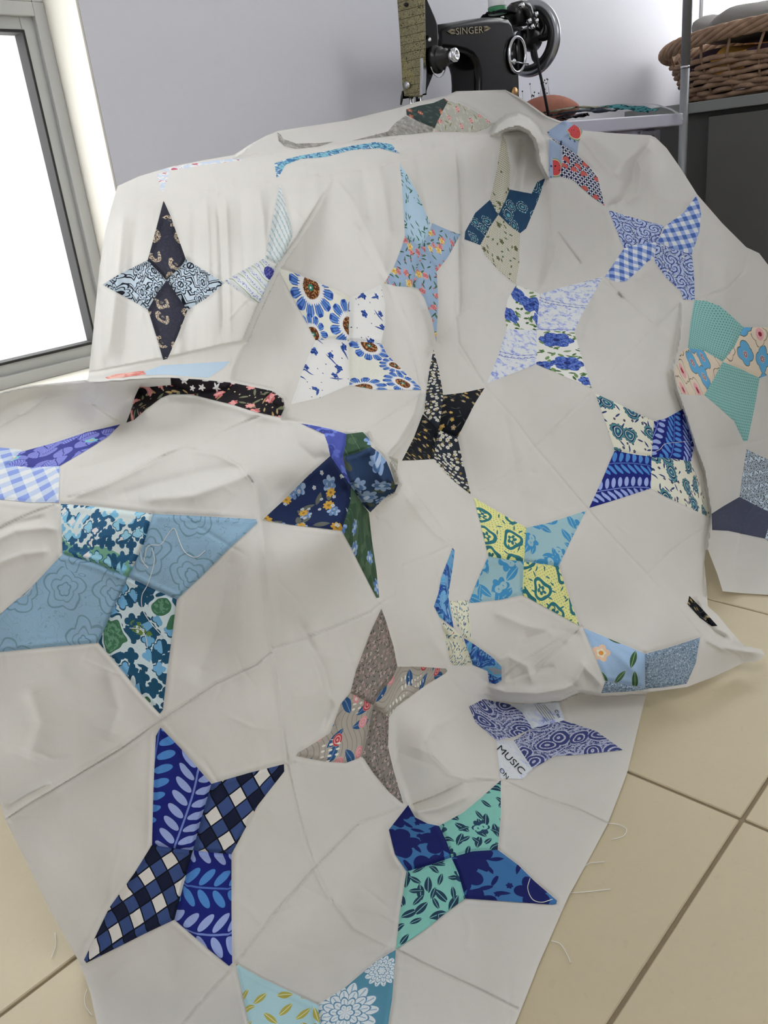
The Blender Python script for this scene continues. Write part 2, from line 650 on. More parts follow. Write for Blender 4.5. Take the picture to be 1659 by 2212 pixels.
    m.over(((r - 0.72).abs() < 0.05) * ((y.atan2(x) * 11.0).sin() > 0), '#9db6bf').over(((r - 0.46).abs() < 0.02), '#c6d3d4')

    m = fab('white_teal_paisley', '#d3d2c2')
    m.flowers(1.5, '#22305c', '#8a6a42', 5, 0.35, 0.6, off=(2, 5))
    m.leaves(1.3, '#2c3f6a', 0.9, 0.2, 0.7, off=(4, 6))
    m.warp(1.1, 0.5)
    x, y, r1, r2, d = m.cells(3.3)
    r = (x * x + y * y * 1.5).sqrt()
    th = y.atan2(x)
    on = r2 < 0.7
    e = (th * 6.0).cos().abs() * 0.12 + 0.7
    m.over((r < e) * on, '#223160').over((r < e - 0.05) * on, '#4b8288').over((r < 0.56) * on, '#1f2a52').over((r < 0.46) * on, '#3f6f8e').over((r < 0.36) * on, '#2d5a78').over(((r - 0.41).abs() < 0.03) * on, '#c5cdbb').over((r < 0.13) * on, '#86b5aa')

    m = fab('navy_leaf_sprays', '#1d2570')
    m.sprays(2.9, '#4a7fc0', '#8f9fcf', '#4a69b0', '#6d80be', 1.15, 0.95)

    m = fab('blue_roses_on_cream', '#d3d3cc')
    m.leaves(1.3, '#6a8757', 0.9, 0.36, 0.7).leaves(1.1, '#3f5f36', 0.85, 0.3, 0.6, off=(8, 3))
    m.flowers(2.8, '#36509a', '#22306f', 6, 0.95, 0.95, lines='#26387f', petal2='#4a66ad')

    m = fab('lilac_toile', '#c9cddd')
    n1 = m.noise(0.9, 5, 0.7, 0.6)
    m.over((n1 > 0.53), '#a9b2d2').over((n1 > 0.6), '#7f8cc0')
    k = m.v.mod(9.0)
    m.over((k > 2.0) * (k < 2.9), '#c3c8da').over(((k - 2.0).abs() < 0.06) + ((k - 2.95).abs() < 0.05), '#5a68ab')
    x, y, r1, r2, d = m.cells(1.0, 0.1)
    m.over((((x * x + y * y).sqrt() - 0.5).abs() < 0.12) * (k > 2.0) * (k < 2.9), '#5d6bb0')

    m = fab('blue_watermelons', '#8f9fb8')
    x, y, r1, r2, d = m.cells(3.6, 0.5)
    a = r1 * 6.28
    p, q = x * a.cos() + y * a.sin(), y * a.cos() - x * a.sin()
    r = (p * p + q * q).sqrt()
    half = q > -0.1
    m.flowers(1.3, '#3a4a6c', None, 4, 0.3, 0.5, off=(5, 1))
    m.over((r < 0.66) * half, '#6f8a62').over((r < 0.58) * half, '#cdc9a8').over((r < 0.53) * half, '#b9474a')
    sd = m.noise(6.0, 0)
    m.over((r < 0.45) * half * (sd > 0.68), '#2c1f22')

    m = fab('navy_watermelon_trellis', '#25284a')
    a, b = (m.u + m.v).mod(0.8), (m.u - m.v).mod(0.8)
    m.over((a < 0.24) * ((b > 0.2)), '#c7cbd2').over((b < 0.24) * (a > 0.2), '#c7cbd2').over((a < 0.24) * (b < 0.24), '#25284a')
    x, y, r1, r2, d = m.cells(2.2, 0.8)
    r = (x * x + y * y).sqrt()
    hf = (y + x * (r1 - 0.5)) > -0.1
    m.over((r < 0.62) * hf, '#6d3a40').over((r < 0.55) * hf, '#b55a55')

    for nm, dark, size in (('blue_gingham', '#4664a4', 1.3), ('periwinkle_gingham', '#7f92cb', 1.5)):
        m = fab(nm, lin('#c9cdd4', 1.45))
        a, b = m.u.mod(size) < size / 2, m.v.mod(size) < size / 2
        s = a + b
        mid = '#8a9cc6' if nm == 'blue_gingham' else '#aebbdd'
        m.over(s > 0.5, mid).over(s > 1.5, dark)

    m = fab('blue_engraved_roses', '#a9b6d2')
    m.warp(0.7, 0.7)
    x, y, r1, r2, d = m.cells(2.4, 0.7)
    r = (x * x + y * y).sqrt()
    th = y.atan2(x)
    sp = ((r * 13.0 + th * 2.0 + r1 * 6.0).sin())
    n3 = m.noise(1.6, 3, 0.6, 1.2)
    m.over(sp > 0.45, '#5866a0').over(sp > 0.85, '#2c3873').over((n3 > 0.54) * (r > 0.55), '#3a4680').over((n3 > 0.6) * (r > 0.7), '#c3cbe0')

    m = fab('teal_pin_dots', '#85b4b0')
    a = m.u.mod(0.62) - 0.31
    row = (m.u / 0.62).floor().mod(2.0) * 0.31
    b = (m.v + row).mod(0.62) - 0.31
    m.over((a * a + b * b) < 0.012, '#31585a')

    m = fab('sky_blue_scallops', '#cfc2b0')
    m.warp(0.8, 0.5)
    x, y, r1, r2, d = m.cells(3.4, 0.35)
    r = (x * x + y * y).sqrt()
    lob = (y.atan2(x) * 2.0).cos().abs() * 0.25 + 0.7
    blue = r1 > 0.35
    m.over((r < lob) * blue, '#5f9fc6').over(((r - lob).abs() < 0.03), '#5d5a44')
    th = y.atan2(x)
    m.over((r < 0.3) * ((th * 4.0).cos().abs() > 0.4) * blue, '#c7bdb2').over((r < 0.26) * ((th * 4.0).cos().abs() > 0.65) * blue, '#a03c3c').over((r < 0.06) * blue, '#d8c890')
    m.over((r < 0.48) * blue.inv() * ((th * 2.5).cos().abs() * 0.3 + 0.7 > 0.72), '#cf9aa0').over((r < 0.2) * blue.inv(), '#8c2f38')

    m = fab('navy_swirls', '#45485a')
    n1 = m.noise(1.4, 2, 0.5, 2.5)
    m.over(((n1 * 14.0).sin().abs() < 0.12), '#5b6075')

    m = fab('white_daisies_on_black', '#2a2f38')
    m.flowers(0.75, '#c9cac4', '#b59643', 6, 0.85, 0.9)
    m.flowers(0.8, '#8a7a48', '#5b522f', 5, 0.6, 0.35, off=(4.3, 2.2))

    m = fab('tan_flowers_on_black', '#14161c')
    m.leaves(1.0, '#4a4f4a', 0.9, 0.12, 0.7)
    m.flowers(1.35, '#a48a4e', '#c8aa5e', 5, 0.5, 0.75, petal2='#8c7f66')

    m = fab('pink_floral_on_black', '#1d1a1d')
    m.leaves(1.2, '#6c7058', 0.9, 0.24, 0.7).leaves(1.0, '#a08a5c', 0.8, 0.18, 0.4, off=(1, 7))
    m.flowers(1.8, '#b9686a', '#d9a09a', 6, 0.7, 0.75, lines='#d8948f', petal2='#c98784')
    m.flowers(0.9, '#b8a78f', None, 5, 0.25, 0.4, off=(3, 3))

    m = fab('white_stars_on_black', '#201c20')
    x, y, r1, r2, d = m.cells(2.0, 0.55)
    r = (x * x + y * y).sqrt()
    th = y.atan2(x) + 1.57
    saw = ((th / 1.2566).mod(1.0) - 0.5).abs()
    m.over(r < (saw * 0.62 + 0.2) * 0.75, lin('#e4dfd8', 1.2))
    m.flowers(2.8, '#7a3436', None, 6, 0.3, 0.3, off=(6, 2))

    m = fab('yellow_damask', '#d8d38c')
    m.leaves(0.9, '#2f6d76', 0.9, 0.22, 0.55, off=(2, 9))
    m.warp(0.9, 0.45)
    x, y, r1, r2, d = m.cells(3.3, 0.4)
    r = (x * x + y * y).sqrt()
    th = y.atan2(x)
    m.over(((r - 0.62 - (th * 3.0).cos() * 0.1).abs() < 0.13), '#2f6d76').over((r < (th * 2.5).cos().abs() * 0.2 + 0.16), '#2f6d76').over((r < 0.1), '#d8d38c')
    a, b = m.u.mod(0.36) - 0.18, m.v.mod(0.36) - 0.18
    m.over(((a * a + b * b) < 0.003) * (r > 0.8), '#4d7f74')

    m = fab('blue_damask', '#8fb0b8')
    m.leaves(2.2, '#3f86b4', 0.95, 0.42, 0.95, vein='#8fb0b8').leaves(1.9, '#3f86b4', 0.9, 0.36, 0.7, off=(9, 4), vein='#8fb0b8')
    m.flowers(3.0, '#3f86b4', '#8fb0b8', 6, 0.8, 0.8, off=(5, 5), lines='#8fb0b8')

    m = fab('pale_blue_green_leaves', '#93aecb')
    m.leaves(2.2, '#39573a', 0.9, 0.26, 0.5, vein='#7f9a72').leaves(2.0, '#456245', 0.85, 0.24, 0.45, off=(7, 3), vein='#7f9a72')
    m.flowers(4.6, '#dcb49a', '#c9863f', 5, 0.32, 0.6, off=(2.2, 1.4), petal2='#e0c6b0')

    m = fab('slate_speckle', '#6f8396')
    n1 = m.noise(5.0, 3, 0.6, 1.0)
    m.over(n1 > 0.53, '#93a4b4').over(n1 > 0.6, '#b0bcc7').over(n1 < 0.42, '#52657a')

    m = fab('blue_marble', '#6f9fc6')
    n1 = m.noise(0.55, 3, 0.55, 1.8)
    m.over(n1 > 0.5, '#31609f').over(n1 > 0.56, '#2d3f86').over(n1 > 0.6, '#5c8fc0').over(n1 > 0.66, '#c9ccd4').over(n1 < 0.4, '#4fa0c4').over(n1 < 0.33, '#8a8f99')

    m = fab('cream_tiny_sprigs', '#d2d3be')
    m.leaves(0.55, '#3d6a86', 0.9, 0.28, 0.6).leaves(0.5, '#3c5a6a', 0.8, 0.22, 0.5, off=(7, 4)).leaves(0.9, '#8a4a4a', 0.4, 0.12, 0.3, off=(2, 8))

    m = fab('indigo_paisley', '#3c4474')
    m.warp(1.3, 0.4)
    x, y, r1, r2, d = m.cells(3.0)
    r = (x * x + y * y * 1.7).sqrt()
    th = y.atan2(x)
    m.over(((r * 16.0).sin() > 0.45), '#9a9fb8').over(((r * 16.0).sin() > 0.8) * ((th * 14.0).sin() > 0), '#c4c4cc').over((r > 0.82) * (m.noise(2.6, 3, 0.6, 1.5) > 0.52), '#a3a8bf')

    m = fab('music_print', lin('#c6cbd0', 1.4))
    n1 = m.noise(0.45, 4, 0.7, 0.8)
    m.over(n1 > 0.57, '#b3bad2').over(n1 > 0.64, '#8a94bf')

    m = fab('brown_ditsy_floral', '#807a75')
    m.flowers(0.62, '#b9a9a3', '#5d5650', 5, 0.7, 0.7, petal2='#a98f8c')
    m.leaves(0.5, '#55534f', 0.9, 0.3, 0.6, off=(3, 8)).flowers(1.6, '#a07f80', None, 5, 0.22, 0.4, off=(3, 2))

    m = fab('grey_pink_blue_floral', '#a49f97')
    wv = (m.v * 2.0 + (m.u * 1.1).sin() * 1.6)
    m.over((wv.mod(1.4) < 0.22), '#8b867d')
    m.leaves(2.6, '#2f5380', 0.95, 0.36, 0.6, vein='#6b86a6')
    x, y, r1, r2, d = m.cells(3.0, 0.8, (2, 6))
    r = (x * x + y * y).sqrt()
    on = r2 < 0.55
    m.over((r < 0.4) * on, '#b0464c').over((r < 0.4) * on * (r1 > 0.5), '#c98a90').over((r < 0.4) * on * ((r * 34.0).sin() > 0.5), '#d3a9a8')
    a, b = m.u.mod(0.5) - 0.25, m.v.mod(0.9) - 0.45
    m.over(((a * a * 5.0 + b * b) < 0.06) * (m.noise(0.3, 0) > 0.6), '#d6d1c6')

    m = fab('navy_on_blue_floral', '#3a6899')
    m.leaves(1.6, '#1a2158', 0.95, 0.25, 0.7, off=(6, 1))
    m.flowers(3.8, '#1a2158', None, 5, 1.1, 1.0).flowers(1.6, '#1a2158', None, 6, 0.5, 0.5, off=(3, 8))

    m = fab('aqua_navy_floral', '#79b3a8')
    m.leaves(1.8, '#23394f', 1.0, 0.4, 0.85, vein='#79b3a8').leaves(1.4, '#23394f', 0.95, 0.34, 0.8, off=(9, 5), vein='#79b3a8')
    m.flowers(2.9, '#27405a', '#79b3a8', 6, 0.75, 0.6, off=(5, 2), lines='#79b3a8')

    m = fab('harlequin_diamonds', '#3a4c7c')
    a = m.u * 0.94 + m.v * 0.34
    b = m.u * 0.62 - m.v * 0.78
    a, b = a / 1.42, b / 1.42
    ia, ib = a.floor().mod(2.0), b.floor().mod(2.0)
    fa, fb = a.mod(1.0), b.mod(1.0)
    m.over((ia + ib) < 0.5, lin('#d2d0cc', 1.4)).over((ia + ib) > 1.5, '#1b2036')
    m.over(((fa < 0.1) + (fb < 0.1)) > 0.5, '#12151f')

    m = fab('aqua_gold_leaves', '#9fc0c6')
    m.leaves(1.7, '#a39a4a', 0.95, 0.36, 0.75, vein='#c3cfb0').flowers(4.0, '#aca04c', '#9fc0c6', 6, 0.8, 0.8, off=(4, 3), lines='#9fc0c6')

    m = fab('teal_white_flowers', '#4f8296')
    m.leaves(2.4, lin('#bcc8cf', 1.4), 0.9, 0.22, 0.5)
    m.flowers(5.4, lin('#c3ccd2', 1.4), None, 11, 1.0, 1.0, lines='#57809a')

    m = fab('blue_hydrangeas', '#c5d3df')
    m.over(m.noise(0.16, 0) > 0.62, '#6fa088')
    x, y, r1, r2, d = m.cells(0.95, 0.9)
    r = (x * x + y * y).sqrt()
    pet = (y.atan2(x) * 2.0).cos().abs() * 0.4 + 0.6
    big = m.noise(0.32, 1, 0.5, 0.4)
    m.over((r < pet) * (big > 0.42), '#79b4d4').over((r < pet * 1.2) * (big > 0.5), '#2e5a7c').over((r < pet) * (big > 0.47) * (r1 > 0.72), '#8cbfdb').over((r < pet * 0.7) * (r2 > 0.82) * (big > 0.42), '#d3dbe0').over((big > 0.62) * (r < pet), '#27506f')

    m = fab('dark_hydrangeas', '#bccbd6')
    x, y, r1, r2, d = m.cells(1.0, 0.9)
    r = (x * x + y * y).sqrt()
    pet = (y.atan2(x) * 2.0).cos().abs() * 0.4 + 0.65
    big = m.noise(0.35, 1, 0.5, 0.4)
    m.over((r < pet * 1.25) * (big > 0.42), '#214a66').over((r < pet) * (r1 > 0.7), '#6aa0c4').over((big < 0.36), '#3f6b52').over((big < 0.33) * (m.noise(3, 2) > 0.5), '#5d8a70').over((big > 0.63) * (m.noise(3, 1) > 0.5), '#5d7a3a')

    m = fab('dusty_blue_roses', '#86a5bb')
    m.warp(0.9, 0.6)
    x, y, r1, r2, d = m.cells(3.4, 0.7)
    r = (x * x + y * y).sqrt()
    th = y.atan2(x)
    lob = (th * 2.5 + r1 * 6.0).cos().abs() * 0.22 + 0.62
    m.over((r - lob).abs() < 0.035, '#6b8a9c').over((r - lob * 0.62).abs() < 0.03, '#6f8da0').over((r - lob * 0.3).abs() < 0.03, '#66869a')
    n1 = m.noise(0.8, 2, 0.5, 1.5)
    m.over(((n1 * 11.0).sin().abs() < 0.07) * (r > 0.8), '#6f8da0')

    m = fab('periwinkle_leaves', '#8187cb')
    m.warp(0.8, 0.5)
    x, y, r1, r2, d = m.cells(2.0, 0.8)
    a = r1 * 6.28
    p, q = x * a.cos() + y * a.sin(), y * a.cos() - x * a.sin()
    rib = ((p - q.abs() * 0.7).mod(0.3) < 0.07) + (q.abs() < 0.05)
    m.over(rib > 0.5, '#3b3f86').over(d > 0.52, '#3b3f86')
    m.flowers(5.5, '#79b5c0', '#c9a05a', 6, 0.3, 0.45, off=(3, 2))

    m = fab('dark_navy_mixed_floral', '#1f2b4c')
    m.leaves(1.6, '#5b5f58', 0.9, 0.32, 0.6)
    m.flowers(2.3, '#8fa3ba', '#5d7796', 6, 0.6, 0.6, off=(1, 5), lines='#5f7ba2')
    m.flowers(1.9, '#bc9440', '#8a6a2c', 8, 0.62, 0.5, off=(4, 1))
    m.flowers(1.1, '#a9b4bd', '#bc9440', 5, 0.4, 0.5, off=(7, 6))

    m = fab('green_blue_floral', '#3a5240')
    m.over((m.noise(0.5, 1) > 0.53), '#4a624c').over(((m.u * 2.4 + m.v).sin().abs() < 0.06), '#617a5c')
    m.flowers(3.0, '#8aa6cb', '#c4cfdd', 7, 0.7, 0.62, off=(2, 2), lines='#5575ae')

    m = fab('indigo_roses', '#4a55a0')
    m.flowers(2.4, '#6878c2', '#3d468e', 7, 0.9, 0.9, lines='#3d468e', petal2='#5967b3')

    m = fab('blue_peonies', '#2d3f5c')
    m.leaves(1.5, '#4a5347', 0.9, 0.34, 0.6, off=(6, 6))
    m.flowers(2.6, '#8aa4c6', '#a8bcd6', 7, 0.9, 0.95, lines='#4f6f9f', petal2='#7f93ad')

    m = fab('grey_texture', '#8d8b86')
    n1 = m.noise(1.1, 5, 0.7)
    m.over(n1 > 0.55, '#a3a19b').over(n1 < 0.42, '#737069')

    m = fab('dark_tapestry_floral', '#33403f')
    m.leaves(1.5, '#4a5a52', 0.95, 0.22, 0.8, vein='#22302f')
    m.flowers(2.2, '#b0705c', '#d09a80', 6, 0.6, 0.6, off=(3, 2), lines='#8a5247')

    m = fab('grey_rose_floral', '#a7a69b')
    n1 = m.noise(1.0, 3, 0.6)
    m.over(n1 > 0.56, '#b7b6ab')
    m.leaves(1.3, '#7d8058', 0.9, 0.2, 0.45)
    m.flowers(2.4, '#b5565e', '#d99a98', 6, 0.5, 0.42, off=(2.6, 1.2), lines='#d9a5a2')

    m = fab('plain_light_blue', '#a9bccb')
    m = fab('coral_watercolour', '#cf8f85')
    n1 = m.noise(1.2, 2, 0.5, 1.0)
    m.over(n1 > 0.52, '#dba79a').over(n1 < 0.4, '#bc6f68')

    m = fab('pale_rose_watercolour', '#b9c3da')
    n1 = m.noise(0.8, 3, 0.6, 0.5)
    m.over(n1 > 0.5, '#d8d6de').over(n1 > 0.6, '#b06074')

    m = fab('aqua_batik', '#7fb2bf')
    n1 = m.noise(0.9, 3, 0.6, 1.0)
    m.over(n1 > 0.5, '#3f6f9c').over(n1 > 0.6, '#c5d8da').over(n1 < 0.38, '#2f5a86')

    for k in PR:
        PR[k] = PR[k].done(weave=6.0, bump=0.15, vary=0.07, thin=0.25)


build_prints()

wm = Mat('unbleached_cotton', lin('#e9e5dc'), 0.95, 'Object')
wm.col = lin('#e9e7e2')
n1 = wm.noise(14.0, 4, 0.6)
wm.over((n1 - 0.4) * 0.8, lin('#dfddd7'))
COTTON = wm.done(weave=900.0, bump=0.10, vary=0.035, thin=0.36)
THREAD = plain('cotton_thread', '#e8e6e2', 0.9, spec=0.2)
# ------------------------------------------------------------------ the quilt: a draped cloth
# Every sample is a photo pixel turned into a point: its distance comes from the table edge, the seat
# top, the hanging folds or the floor that the cloth touches there.
STEP = 3.0
GX0, GY0 = -130.0, 180.0
NX, NY = 640, 722
gx = GX0 + STEP * np.arange(NX)
gy = GY0 + STEP * np.arange(NY)
PXX, PYY = np.meshgrid(gx, gy)


def depth_of(x, y, kind, val):
    v = ray(x, y)
    if kind == 'Y':
        return val / v[1]
    if kind == 'X':
        return val / v[0]
    if kind == 'Z':
        return (val - CAM_H) / v[2]
    if kind == 'r':
        return val / math.hypot(v[0], v[1])
    if kind == 'R':                                  # the tent of cloth from the table edge to the floor
        a, b = 0.43 + val, 0.72
        return (a + b * CAM_H) / (v[1] - b * v[2])
    raise ValueError(kind)


def sample(D, x, y):
    fx = np.clip((np.asarray(x, float) - GX0) / STEP, 0, NX - 1.001)
    fy = np.clip((np.asarray(y, float) - GY0) / STEP, 0, NY - 1.001)
    i, j = fx.astype(int), fy.astype(int)
    a, b = fx - i, fy - j
    return (D[j, i] * (1 - a) * (1 - b) + D[j, i + 1] * a * (1 - b) + D[j + 1, i] * (1 - a) * b + D[j + 1, i + 1] * a * b)


def tps(ctrl, win=None, back=None, smooth=0.0):
    """smooth inverse-depth surface through control points"""
    P, Z = [], []
    for c in ctrl:
        x, y, kind, val = c
        d = sample(back, x, y) + val if kind == 'B' else depth_of(x, y, kind, val)
        P.append((x / 1000.0, y / 1000.0))
        Z.append(1.0 / float(d))
    P, Z = np.array(P), np.array(Z)
    n = len(P)

    def U(r2):
        return r2 * np.log(np.maximum(r2, 1e-12))
    d2 = ((P[:, None] - P[None]) ** 2).sum(-1)
    A = np.zeros((n + 3, n + 3))
    A[:n, :n] = U(d2) + np.eye(n) * smooth
    A[:n, n] = 1
    A[:n, n + 1:] = P
    A[n:, :n] = A[:n, n:].T
    w = np.linalg.solve(A, np.concatenate([Z, np.zeros(3)]))
    x0, x1, y0, y1 = win or (GX0, gx[-1], GY0, gy[-1])
    i0, i1 = max(0, int((x0 - GX0) / STEP)), min(NX, int((x1 - GX0) / STEP) + 2)
    j0, j1 = max(0, int((y0 - GY0) / STEP)), min(NY, int((y1 - GY0) / STEP) + 2)
    xx, yy = PXX[j0:j1, i0:i1] / 1000.0, PYY[j0:j1, i0:i1] / 1000.0
    out = w[n] + w[n + 1] * xx + w[n + 2] * yy
    for k in range(n):
        out += w[k] * U((xx - P[k, 0]) ** 2 + (yy - P[k, 1]) ** 2)
    full = np.full((NY, NX), np.nan)
    full[j0:j1, i0:i1] = 1.0 / np.maximum(out, 0.2)
    return full


def seg_dist(poly, xx, yy, closed=False):
    """distance, signed side and fraction along, to a polyline"""
    pts = [np.array(p, float) for p in poly]
    if closed:
        pts.append(pts[0])
    lens = [np.linalg.norm(b - a) for a, b in zip(pts, pts[1:])]
    tot = sum(lens) or 1.0
    best = np.full(xx.shape, 1e9)
    side = np.zeros(xx.shape)
    frac = np.zeros(xx.shape)
    acc = 0.0
    for a, b, L in zip(pts, pts[1:], lens):
        if L < 1e-6:
            continue
        d = (b - a) / L
        t = np.clip((xx - a[0]) * d[0] + (yy - a[1]) * d[1], 0, L)
        ex, ey = xx - a[0] - d[0] * t, yy - a[1] - d[1] * t
        r = np.hypot(ex, ey)
        m = r < best
        best = np.where(m, r, best)
        side = np.where(m, d[0] * (yy - a[1]) - d[1] * (xx - a[0]), side)
        frac = np.where(m, (acc + t) / tot, frac)
        acc += L
    return best, np.sign(side), frac


def inside(poly, xx, yy):
    res = np.zeros(xx.shape, bool)
    n = len(poly)
    for i in range(n):
        x0, y0 = poly[i]
        x1, y1 = poly[(i + 1) % n]
        if y0 == y1:
            continue
        c = ((y0 > yy) != (y1 > yy)) & (xx < (x1 - x0) * (yy - y0) / (y1 - y0) + x0)
        res ^= c
    return res


def window(poly, pad):
    xs, ys = [p[0] for p in poly], [p[1] for p in poly]
    i0, i1 = max(0, int((min(xs) - pad - GX0) / STEP)), min(NX, int((max(xs) + pad - GX0) / STEP) + 2)
    j0, j1 = max(0, int((min(ys) - pad - GY0) / STEP)), min(NY, int((max(ys) + pad - GY0) / STEP) + 2)
    return slice(j0, j1), slice(i0, i1)


def lay(D, poly, layer, soft):
    w = window(poly, 4 * soft + 8)
    xx, yy = PXX[w], PYY[w]
    d, _, _ = seg_dist(poly, xx, yy, True)
    s = np.where(inside(poly, xx, yy), d, -d)
    a = np.clip((s + soft) / (2 * soft), 0, 1)
    a = a * a * (3 - 2 * a)
    L = layer[w]
    L = np.where(np.isnan(L), D[w], L)
    D[w] = D[w] * (1 - a) + L * a


# ---- the hanging cloth over the table and down to the floor on the right
hang = [
    (255, 402, 'Y', 1.07), (370, 362, 'Y', 1.13), (500, 335, 'Y', 1.13), (600, 322, 'Y', 1.12), (720, 308, 'Y', 1.11), (860, 292, 'Y', 1.10), (960, 286, 'Y', 1.10),
    (215, 437, 'Y', .985), (350, 430, 'Y', .99), (480, 412, 'Y', .995), (600, 396, 'Y', 1.0), (720, 372, 'Y', 1.01), (840, 340, 'Y', 1.05), (960, 310, 'Y', 1.06), (1060, 300, 'Y', 1.06), (1140, 300, 'Y', 1.06),
    (190, 520, 'Y', .97), (350, 520, 'Y', .97), (500, 520, 'Y', .975), (620, 500, 'Y', .975), (180, 700, 'Y', .945), (350, 700, 'Y', .94), (480, 700, 'Y', .945), (160, 830, 'Y', .92), (350, 800, 'Y', .915), (520, 800, 'Y', .92), (60, 850, 'Y', .93),
    (760, 500, 'Y', .975), (870, 420, 'Y', 1.01), (880, 600, 'Y', .96), (1000, 420, 'Y', 1.03), (1000, 560, 'Y', .97), (1100, 380, 'Y', 1.05), (1100, 500, 'Y', 1.0), (1120, 600, 'Y', .95),
    (940, 740, 'Y', .88), (1000, 720, 'Y', .87), (900, 900, 'Y', .8), (750, 900, 'Y', .85), (600, 950, 'Y', .88), (1080, 820, 'Y', .8),
    (1200, 290, 'Y', 1.03), (1250, 275, 'Y', 1.02), (1330, 288, 'Y', .99), (1416, 298, 'Y', .94), (1230, 420, 'Y', .99), (1320, 430, 'Y', .95), (1400, 400, 'Y', .93), (1506, 422, 'Y', .83),
    (1240, 560, 'Y', .94), (1330, 560, 'Y', .88), (1420, 520, 'Y', .85), (1480, 560, 'Y', .80), (1612, 535, 'Y', .73), (1659, 572, 'Y', .70), (1560, 600, 'Y', .73), (1480, 640, 'Y', .77), (1400, 640, 'Y', .80),
    (1650, 720, 'Y', .65), (1550, 740, 'Y', .69), (1760, 800, 'Y', .60), (1560, 850, 'Y', .64), (1650, 950, 'Y', .59), (1560, 980, 'Y', .595), (1650, 1120, 'Y', .52), (1560, 1120, 'Y', .53), (1545, 1220, 'Y', .48), (1560, 1277, 'Y', .445), (1659, 1285, 'Y', .40), (1760, 1290, 'Y', .36),
    (1280, 700, 'Y', .80), (1420, 720, 'Y', .72), (1180, 720, 'Y', .84), (1160, 850, 'R', .05), (1280, 850, 'R', 0), (1420, 850, 'R', -.02), (1160, 970, 'R', .03), (1280, 980, 'R', 0), (1420, 980, 'R', -.015), (1500, 980, 'R', -.01),
    (1060, 960, 'R', .05), (1060, 1080, 'R', .02), (1160, 1100, 'R', 0), (1280, 1110, 'R', -.01), (1420, 1110, 'R', -.02), (1510, 1110, 'R', 0), (1130, 1200, 'R', -.01), (1280, 1220, 'R', -.03), (1420, 1220, 'R', -.03), (1505, 1220, 'R', -.01),
    (1100, 1330, 'Z', .155), (1200, 1340, 'Z', .125), (1300, 1340, 'Z', .105), (1400, 1330, 'Z', .105), (1480, 1330, 'Z', .085), (1530, 1330, 'Z', .06),
    (1080, 1420, 'Z', .105), (1180, 1430, 'Z', .09), (1280, 1430, 'Z', .085), (1400, 1430, 'Z', .08), (1480, 1420, 'Z', .055), (1570, 1400, 'Z', .045), (1640, 1412, 'Z', .03),
    (1080, 1490, 'Z', .05), (1180, 1505, 'Z', .046), (1300, 1495, 'Z', .042), (1400, 1490, 'Z', .036), (1500, 1478, 'Z', .016), (1600, 1430, 'Z', .016),
    (985, 900, 'R', .07), (970, 1050, 'R', .05), (975, 1175, 'r', .94), (900, 1060, 'r', .93), (870, 1130, 'r', .86), (880, 1222, 'r', .83), (980, 1300, 'r', .89), (905, 1320, 'r', .80), (955, 1420, 'r', .83), (1030, 1480, 'Z', .055), (830, 1130, 'r', .79),
    (1050, 1260, 'R', .01), (940, 980, 'R', .09)]
D = tps(hang)

# ---- loop of cloth pushed up behind, round the machine
mound_poly = [(505, 342), (540, 312), (575, 293), (600, 283), (650, 275), (750, 260), (860, 233), (900, 222), (960, 207), (985, 197), (1050, 195), (1092, 194), (1130, 214), (1180, 250), (1222, 266), (1230, 290), (1200, 300),
              (1150, 290), (1065, 287), (1010, 291), (955, 287), (860, 296), (770, 308), (690, 320), (600, 330), (540, 338)]
mound = tps([(510, 335, 'Y', 1.16), (600, 286, 'Y', 1.18), (750, 264, 'Y', 1.18), (860, 240, 'Y', 1.175), (980, 205, 'Y', 1.17), (1090, 198, 'Y', 1.15), (1180, 255, 'Y', 1.085), (1225, 272, 'B', 0), (1215, 295, 'B', 0),
             (640, 305, 'Y', 1.15), (760, 290, 'Y', 1.15), (860, 280, 'Y', 1.14), (900, 255, 'Y', 1.15), (960, 240, 'Y', 1.15), (960, 280, 'Y', 1.135), (1040, 235, 'Y', 1.155), (1060, 280, 'Y', 1.135), (1120, 240, 'Y', 1.125), (1150, 280, 'Y', 1.09)],
            (480, 1260, 180, 380), D)
lay(D, mound_poly, mound, 3.0)

# ---- rolled fold hanging over the table edge
roll_poly = [(1058, 292), (1072, 268), (1095, 252), (1118, 246), (1142, 255), (1162, 276), (1176, 305), (1183, 345), (1184, 384), (1176, 378), (1164, 352), (1158, 320), (1152, 300), (1140, 286), (1120, 276), (1095, 282), (1075, 292)]
roll = tps([(1060, 290, 'Y', 1.06), (1095, 265, 'Y', 1.045), (1118, 255, 'Y', 1.05), (1118, 270, 'Y', 1.02), (1150, 280, 'Y', 1.01), (1165, 310, 'Y', .995), (1178, 320, 'Y', 1.01), (1172, 350, 'Y', .99), (1182, 382, 'Y', .99), (1160, 330, 'Y', 1.0)], (1020, 1220, 200, 420), D)
lay(D, roll_poly, roll, 3.5)

# ---- low fold lying behind the seat
strip_poly = [(-20, 860), (60, 838), (150, 815), (205, 806), (300, 786), (360, 775), (430, 759), (527, 739), (560, 745), (600, 850), (600, 900), (0, 900)]
strip = tps([(0, 850, 'Y', .90), (150, 818, 'Y', .87), (210, 808, 'Y', .865), (350, 780, 'Y', .85), (520, 745, 'Y', .84), (300, 812, 'Y', .81), (450, 800, 'Y', .80), (560, 800, 'Y', .78), (400, 850, 'Y', .74), (150, 850, 'Y', .82)], (-60, 660, 700, 960), D)
D0 = D.copy()
lay(D, strip_poly, strip, 4.0)

